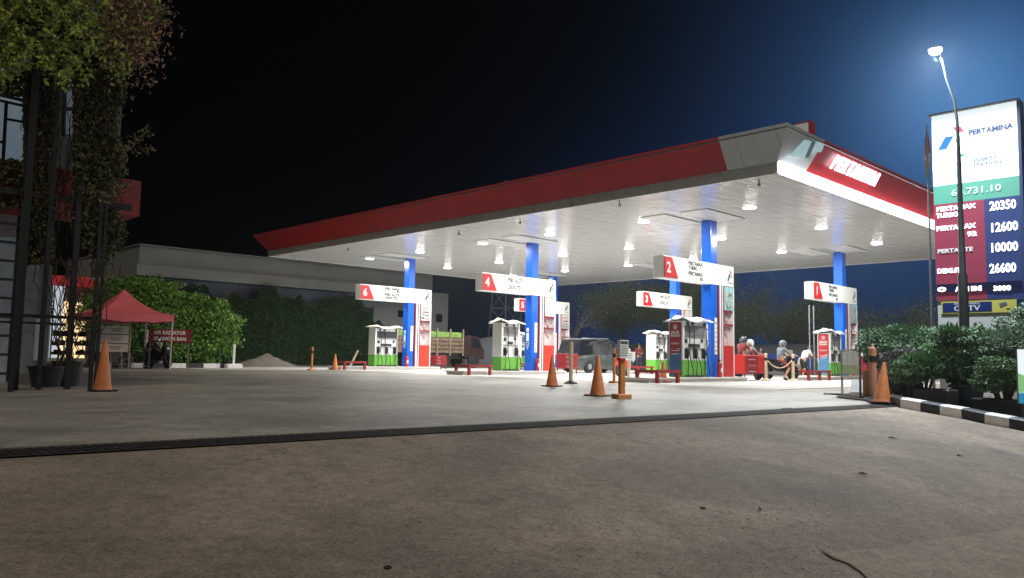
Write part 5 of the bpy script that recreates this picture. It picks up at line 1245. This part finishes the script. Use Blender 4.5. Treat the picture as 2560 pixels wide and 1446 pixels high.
# street lamp
SX = 17.0; sb = hit(2413, 900, 0, SX); stp = hit(2395, 240, 0, SX); hd = hit(2338, 125, 0, SX-.2)
t = thing('street_lamp', 'tall grey street lamp in front of the price totem, glowing white', 'street lamp', (sb.x, sb.y, .0))
b = MB(); dz = 0
pts_ = [Vector((0, 0, 0)), Vector((0, 0, 2.5)), Vector((0, 0, 2.55)), Vector((0, 0, stp.z-1.2)), Vector((0, .01, stp.z-.5)), Vector((0, .05, stp.z-.1)), Vector((-.03, .17, stp.z+.35)), Vector((-.1, hd.y-sb.y-.05, hd.z-dz-.02))]
b.tube(pts_, [.1, .09, .065, .038, .028, .024, .02, .018], 12); b.build('pole', mat('lamp_pole_grey', (.025, .028, .03), .5, metal=.3, var=.2), t, smooth=True)
hl_ = Vector((hd.x-sb.x, hd.y-sb.y, hd.z)); b = MB(); b.rbox(-.07, .07, -.13, .13, 0, .04, r=.015); o = b.build('lamp_head', GREY, t); o.location = hl_+Vector((0, 0, .01)); 
b = MB(); b.lathe([(.01, -.10), (.07, -.085), (.115, -.04), (.12, -.001)], 16); o = b.build('lens', mat('street_lamp_lens', (1, 1, 1), .3, emit=(.85, .95, 1), estr=30), t, smooth=True); o.location = hl_
ld = bpy.data.lights.new('street_light', 'AREA'); ld.shape = 'DISK'; ld.size = .3; ld.energy = 850; ld.color = (.80, .91, 1); lo = bpy.data.objects.new('lamp', ld); C.objects.link(lo); lo.parent = t; lo.location = hl_+Vector((0, 0, -.12)); lo.rotation_euler = (0, R_(24), 0)

# small lit advert at the right edge
p_ = hit(2538, 872, 0, 11.0); q_ = hit(2541, 1008, 0, 11.0)
t = thing('lit_advert_box', 'small glowing white-green-blue advert box at the right edge', 'advert box', (11.0, 0, 0)); yl_ = p_.y; z1_, z0_ = p_.z, q_.z
AD = mat('advert_white', (.8, .88, .9), .4, emit=(.8, .92, 1), estr=.9)
bx('case', STEEL, t, .011, .2, yl_-.9, yl_, z0_-.01, z1_+.01); q = bx('face', AD, t, 0, .01, yl_-.88, yl_-.02, z0_+.12, z1_-.01)
b = MB(); b.prism([(yl_-.02, z0_+.121), (yl_-.5, z0_+.121), (yl_-.2, z0_+.27), (yl_-.02, z0_+.36)], 0, -.004, -.001); b.build('green_swoosh', mat('advert_green', (.35, .75, .3), .4, emit=(.35, .8, .35), estr=.5), q)
q = bx('blue_band', mat('advert_blue', (.02, .25, .55), .4, emit=(.03, .35, .7), estr=.6), t, 0, .01, yl_-.88, yl_-.02, z0_, z0_+.119)
text('N', .13, (-.001, yl_-.06, z0_+.012), '-X', TXTW, q, bold=.004); bx('post', GREY, t, .05, .12, yl_-.5, yl_-.43, -.4, z0_-.011)

# ------------------------------------------------------------------ right bushes and pots
BL1 = leaf_mat('shrub_leaves', (.05, .12, .06), (.2, .32, .17)); BL2 = leaf_mat('fine_shrub_leaves', (.06, .14, .06), (.2, .34, .15)); BLV = leaf_mat('purple_shrub_leaves', (.09, .08, .09), (.26, .26, .22))
def shrub(name, lbl, loc, blobs, n_, sz, m, trunk=True, seed=1, shell=.6, asp=.6):
    t = thing(name, lbl, 'shrub', loc); leaves(blob_pts(n_, blobs, seed, shell), sz, m, 'foliage', t, seed=seed, aspect=asp)
    if trunk:
        b = MB(); c0 = blobs[0]
        for k in range(7): a = k*.9; b.tube([(.02*k, 0, 0), (c0[0]+.15*math.cos(a), c0[1]+.15*math.sin(a), c0[2]*.6), (c0[0]+c0[3]*.6*math.cos(a), c0[1]+c0[4]*.6*math.sin(a), c0[2])], [.03, .022, .01], 5)
        b.build('stems', mat('shrub_bark', (.09, .07, .05), .9), t)
    return t
def scr(px_, py_, D): return atd(px_, py_, D)
sr = Vector((Rt.x, Rt.y, 0)).normalized()
def bl_at(items): return [(sr.x*a, sr.y*a, z, rx, rx, rz_) for a, z, rx, rz_ in items]
def sb(px_, D): p_ = atd(px_, 900, D); p_.z = gz(p_.x, p_.y)+.12; return p_
shrub('clipped_tree_shrub', 'wide flat-topped clipped shrub tree beside pump 1', sb(2250, 19.2), bl_at([(0, 1.15, .8, .34), (-.5, 1.0, .42, .3), (.4, 1.15, .55, .34), (.1, .75, .75, .35), (.75, 1.1, .4, .34)]), 15000, .032, BL1, seed=21)
shrub('flowering_shrub', 'low purple-grey shrub with pale flowers behind the tilted cone', sb(2240, 17.6), bl_at([(-.05, .55, .26, .36), (.2, .7, .28, .3), (0, .25, .2, .22)]), 4200, .028, BLV, seed=22)
shrub('fine_leaf_shrub', 'fine-leaved green shrub spilling over the first black pots', sb(2310, 17.1), bl_at([(0, .62, .45, .26), (-.3, .5, .34, .24), (.35, .75, .4, .34), (.42, .6, .3, .22)]), 12000, .026, BL2, seed=23)
shrub('broad_leaf_shrub', 'upright broad-leaved shrub around the street lamp pole', sb(2405, 17.3), bl_at([(-.22, 1.25, .3, .24), (.05, 1.0, .42, .38), (.3, 1.2, .28, .28), (.1, .62, .4, .4)]), 5600, .042, BL1, seed=24, shell=.3)
shrub('spreading_shrub', 'large pale grey-green spreading shrub below the price totem', sb(2515, 17.4), bl_at([(0, 1.2, .55, .28), (.45, 1.45, .55, .34), (-.25, 1.1, .35, .22), (.8, 1.2, .5, .36), (.2, .8, .45, .28), (.45, 1.72, .3, .2)]), 15000, .03, leaf_mat('greyish_shrub_leaves', (.1, .17, .11), (.3, .4, .29)), seed=25, shell=.45)
shrub('low_shrub', 'dark low shrub filling the planter beside the lit advert box', sb(2500, 16.4), bl_at([(.05, .58, .36, .22), (-.22, .52, .28, .2), (.35, .65, .34, .3), (-.1, .78, .3, .2)]), 8000, .026, BL2, seed=26)
PB = mat('black_planter_plastic', (.06, .065, .07), .5, var=.25, vscale=5)
def vpot(px_, py_, r, h, lbl): p_ = G(px_, py_); pot((p_.x, p_.y, gz(p_.x, p_.y)+.02), r, h, lbl, PB)
vpot(2420, 1024, .29, .44, 'tapered black pot at the foot of the street lamp')
vpot(2282, 1008, .2, .38, 'black pot under the fine-leaved shrub, left of the wide trough')
vpot(2245, 997, .17, .33, 'black pot nearest the tilted cone')
for px_, py_, x0_, x1_, lb_ in ((2338, 1017, -.42, .4, 'wide dark rectangular planter trough behind the painted kerb'), (2505, 1046, -.5, .5, 'long dark planter trough beside the lit advert box')):
    c_ = G(px_, py_)
    t = thing('planter_trough', lb_, 'planter', (c_.x, c_.y, gz(c_.x, c_.y)+.01), math.atan2(-kdir.y, -kdir.x)); bx('box', PB, t, x0_, x1_, -.14, .14, 0, .32, r=.02); bx('soil', mat('pot_soil', (.04, .03, .02), .95), t, x0_+.03, x1_-.03, -.11, .11, .321, .33)
# white plastic chair-like crate near the posts
p_ = hit(2168, 985, 2, 0)
t = thing('white_box', 'overturned white plastic container beside the thick orange post', 'container', (p_.x+.3, p_.y+.3, 0), R_(20))
b = MB(); b.prism([(-.35, 0), (-.25, .22), (-.1, .34), (.12, .34), (.2, .26), (.2, 0), (.05, 0), (0, .2), (-.1, .2), (-.15, 0)], 1, -.2, .2); b.build('shell', WHITE, t, bevel=.01)
p_ = atd(2205, 965, 18.6)
tag(bx('wooden_crate', mat('orange_brown_wood', (.42, .22, .1), .7, var=.2), None, p_.x-.25, p_.x+.25, p_.y-.3, p_.y+.3, .03, .62), 'brown wooden crate between the thick post and the clipped shrub', 'crate')

# ------------------------------------------------------------------ far background right: wall, trees, tower, fence
WX = 58.0
t = thing('boundary_wall', 'long grey boundary wall behind the forecourt', 'wall', (WX, 0, 0)); zt_ = hit(1900, 864, 0, WX).z
WM = mat('boundary_render', (.22, .24, .26), .85, var=.1, vscale=.5)
bx('wall_panel', WM, t, 0, .2, -30, 57, 0, zt_)
for yy in (20, 27, 34, 41, 48): bx('pier', WM, t, -.08, -.001, yy, yy+.35, 0, zt_+.05)
bx('coping', GWD, t, -.06, .26, -30, 57, zt_+.001, zt_+.08)
# leaning corrugated fence
a1, a2 = atd(1164, 852, 62), atd(1236, 841, 58)
t = thing('corrugated_fence', 'grey corrugated sheet fence rising beside the dump truck', 'fence', (0, 0, 0)); b = MB(); nn = 60; V = []
for k in range(nn+1):
    u = k/nn; p_ = a1.lerp(a2, u*1.0); n_ = Vector((-(a2-a1).y, (a2-a1).x, 0)).normalized()*(.06 if k % 2 else 0); V += [(p_.x+n_.x, p_.y+n_.y, 0), (p_.x+n_.x, p_.y+n_.y, p_.z)]
b.add(V, [(2*k, 2*k+2, 2*k+3, 2*k+1) for k in range(nn)]); o = b.build('sheet', mat('grey_corrugated', (.3, .33, .36), .6, var=.1), t); m_ = o.modifiers.new('th', 'SOLIDIFY'); m_.thickness = .02
b = MB(); b.tube([a1, a2], .03, 6); b.build('top_rail', GREY, t)
# tower
tb = atd(1262, 900, 95); t = thing('lattice_tower', 'thin steel lattice tower far behind pump 4', 'tower', (tb.x, tb.y, 0))
b = MB(); H_ = 22; wb_ = 1.6
for i in range(4):
    sx, sy = ((1, 1), (1, -1), (-1, -1), (-1, 1))[i]; tx_, ty_ = ((1, -1), (-1, -1), (-1, 1), (1, 1))[i]
    f_ = lambda z: wb_*(1-z/H_*.75)
    b.tube([(sx*f_(0), sy*f_(0), 0), (sx*f_(H_), sy*f_(H_), H_)], .06, 4)
    for k in range(10):
        z0_, z1_ = k*2.2, (k+1)*2.2; b.tube([(sx*f_(z0_), sy*f_(z0_), z0_), (tx_*f_(z1_), ty_*f_(z1_), z1_)], .035, 4); b.tube([(sx*f_(z1_), sy*f_(z1_), z1_), (tx_*f_(z1_), ty_*f_(z1_), z1_)], .035, 4)
b.build('lattice', mat('tower_steel', (.3, .33, .38), .6), t)
# trees
BK = mat('pale_bark', (.2, .19, .17), .9, var=.2)
def tree(px_, D, h, cr, lbl, leafn, seed, m, spread=1., bare=False):
    p_ = atd(px_, 890, D); t = thing('tree', lbl, 'tree', (p_.x, p_.y, 0), 0, 'trees behind the boundary wall'); r = np.random.RandomState(seed); b = MB(); tips = []
    th = h*.36; b.tube([(0, 0, 0), (.05, .05, th*.5), (0, 0, th)], [.16, .12, .09], 7)
    def br(p0, d, L, rad, dep):
        p1 = p0+d*L*.5+Vector(r.normal(size=3)*L*.05); p2 = p1+d*L*.5+Vector((0, 0, L*.05)); b.tube([p0, p1, p2], [rad, rad*.8, rad*.55], 5); tips.append(p2); tips.append(p1)
        if dep > 0:
            for k in range(3):
                nd = (d+Vector(r.normal(size=3)*.55)); nd.z = abs(nd.z)*.6+.12; br(p2 if k else p1, nd.normalized(), L*.68, rad*.5, dep-1)
    for k in range(6):
        a = k*1.05+r.rand(); br(Vector((0, 0, th*(.7+.06*k))), Vector((math.cos(a)*spread, math.sin(a)*spread, (.7+.5*r.rand()))).normalized(), cr*.66, .06, 2)
    b.build('trunk', BK, t)
    if leafn:
        leafn = int(leafn*1.5)
        tp = np.array([tuple(q) for q in tips]); idx = r.randint(0, len(tp), leafn); P_ = tp[idx]+r.normal(size=(leafn, 3))*np.array([.6, .6, .5])*cr*.3; leaves(P_, .085, m, 'crown', t, seed=seed, aspect=.5)
TL = leaf_mat('night_tree_leaves', (.1, .17, .11), (.26, .34, .2))
tree(1435, 62, 7, 2.6, 'bare pale-branched tree right of the pillar of pump 5', 150, 31, TL, bare=True)
tree(1560, 76, 9.5, 3.8, 'dark leafy tree behind the wall left of sign 3', 15000, 32, TL)
tree(1690, 72, 10.5, 4.4, 'dense dark tree behind pump 2 and its sign', 17000, 33, TL)
tree(1925, 68, 8.6, 3.8, 'spreading tree with a pale straight trunk left of sign 1', 9000, 34, TL, 1.6)
tree(2035, 76, 6.0, 3.0, 'low leafy tree behind the posts of sign 1', 9000, 35, TL, 1.3)
tree(1810, 80, 6.5, 3.4, 'dark leafy tree between pump 2 and the riders', 6500, 38, TL, 1.3)
tree(2222, 66, 7.2, 3.4, 'thin-trunked fan-shaped tree right of sign 1', 2600, 36, TL, 1.5)
tree(2310, 72, 5.0, 3.2, 'low bushy tree behind the flagpole', 4000, 37, TL, 1.5)
tree(1330, 84, 5.6, 3.0, 'dim tree beyond the lattice tower', 1600, 39, TL, 1.2)
# thin sign posts hanging under sign 1 (two pale supports seen behind)
for px_ in (2025, 2036):
    p_ = hit(px_, 900, 1, 17.6); b = MB(); b.tube([(p_.x, p_.y, .006), (p_.x, p_.y, 3.55)], .03, 8); tag(b.build('support_pole', STEEL), 'thin pale vertical pole under the left end of sign 1, %s of the two' % ('left' if px_ == 2025 else 'right'), 'pole', 'thin poles under sign 1')

# ------------------------------------------------------------------ small litter
def leaf_obj(px_, py_, s, lbl, col):
    p_ = G(px_, py_); b = MB(); b.add([(-s, 0, .006), (-.3*s, -.35*s, .018), (s, 0, .01), (.2*s, .3*s, .028), (-s, 0, .002), (-.3*s, -.35*s, .012), (s, 0, .004), (.2*s, .3*s, .022)], [(0, 1, 2, 3), (7, 6, 5, 4), (0, 4, 5, 1), (1, 5, 6, 2), (2, 6, 7, 3), (3, 7, 4, 0)]); o = b.build('fallen_leaf', mat('dry_leaf_%s' % lbl.split()[0], col, .8)); o.location = p_; o.rotation_euler = (0, R_(0), rnd.random()*3)
    tag(o, lbl, 'leaf', 'dry leaves on the entry road')
# pale patch of newer concrete with a cracked edge at the bottom right
def gl(px_, py_, dz=.004): p_ = G(px_, py_); return Vector((p_.x, p_.y, p_.z+dz))
pp_ = [gl(*q) for q in ((2060, 1384), (2085, 1400), (2120, 1412), (2150, 1432), (2175, 1455), (2190, 1500), (2900, 1600), (2900, 1290), (2560, 1320), (2380, 1345), (2200, 1372))]
b = MB(); b.add(pp_, [tuple(range(len(pp_)))]); struct(b.build('road_patch', ground_mat('newer_concrete', (.46, .385, .30), (.34, .29, .235), (.6, .52, .43), peb=.25)))
b = MB(); ln = [gl(*q, .009) for q in ((2048, 1376), (2062, 1385), (2086, 1399), (2120, 1411), (2150, 1431), (2178, 1458))]; wds = (.003, .009, .014, .010, .007, .003); V = []
for p_, w_ in zip(ln, wds): V += [p_+Vector((-w_, w_*.3, 0)), p_+Vector((w_, -w_*.3, 0))]
b.add(V, [(2*i, 2*i+1, 2*i+3, 2*i+2) for i in range(len(ln)-1)]); struct(b.build('road_crack', mat('crack_dirt', (.12, .10, .08), .95)))
leaf_obj(2233, 1097, .075, 'pale curled dry leaf on the road in front of the painted kerb', (.5, .36, .22))
leaf_obj(2157, 1187, .05, 'dark dry leaf in the middle of the right foreground', (.08, .05, .03))
leaf_obj(2400, 1142, .04, 'small dark leaf nearest the painted kerb end', (.08, .06, .03))
leaf_obj(1900, 1277, .03, 'tiny brown leaf right of the small round hole', (.1, .06, .03))
def hole(px_, py_, r_, lbl):
    p_ = G(px_, py_); b = MB(); b.lathe([(r_, .004), (r_*.95, .008), (r_*.2, .006)], 20); o = b.build('drain_hole_cover', mat('hole_black', (.008, .008, .008), .9)); o.location = p_; o.rotation_euler = (0, math.atan(0) , 0); o.rotation_euler = (math.atan(RS), 0, 0); tag(o, lbl, 'hole cover')
hole(1757, 1272, .022, 'small dark round hole in the road right of centre'); hole(969, 1421, .022, 'small dark round hole at the bottom of the picture')
b = MB(); rs = np.random.RandomState(77)
for k in range(1500):
    px_ = rs.uniform(0, 2560); py_ = 1440-380*rs.rand()**1.4
    if 1500 < px_ < 2100 and rs.rand() < .4: py_ = rs.uniform(1250, 1440)
    p_ = G(px_, py_); s = rs.uniform(.002, .0065); q_ = [(s, 0, 0), (0, s, 0), (-s, 0, 0), (0, -s*1.3, 0), (0, 0, s*.9)]
    b.add([p_+Vector(v)+Vector((0, 0, .001)) for v in q_], [(0, 1, 4), (1, 2, 4), (2, 3, 4), (3, 0, 4)])
o = b.build('loose_grit', mat('grit_stone', (.34, .32, .29), .85, var=.4, vscale=30)); o['kind'] = 'stuff'

HAZE = HZ_ON = True
if HAZE:
    b = MB(); b.box(-60, 140, -60, 140, -2.2, 24); o = b.build('haze', None); o.data.materials.clear()
    m = bpy.data.materials.new('night_air'); m.use_nodes = True; t_ = m.node_tree; t_.nodes.clear()
    vo = t_.nodes.new('ShaderNodeVolumePrincipled'); ou = t_.nodes.new('ShaderNodeOutputMaterial'); t_.links.new(vo.outputs[0], ou.inputs['Volume'])
    vo.inputs['Color'].default_value = (.8, .9, 1, 1); vo.inputs['Density'].default_value = .0007; vo.inputs['Anisotropy'].default_value = .6
    o.data.materials.append(m); o['kind'] = 'stuff'
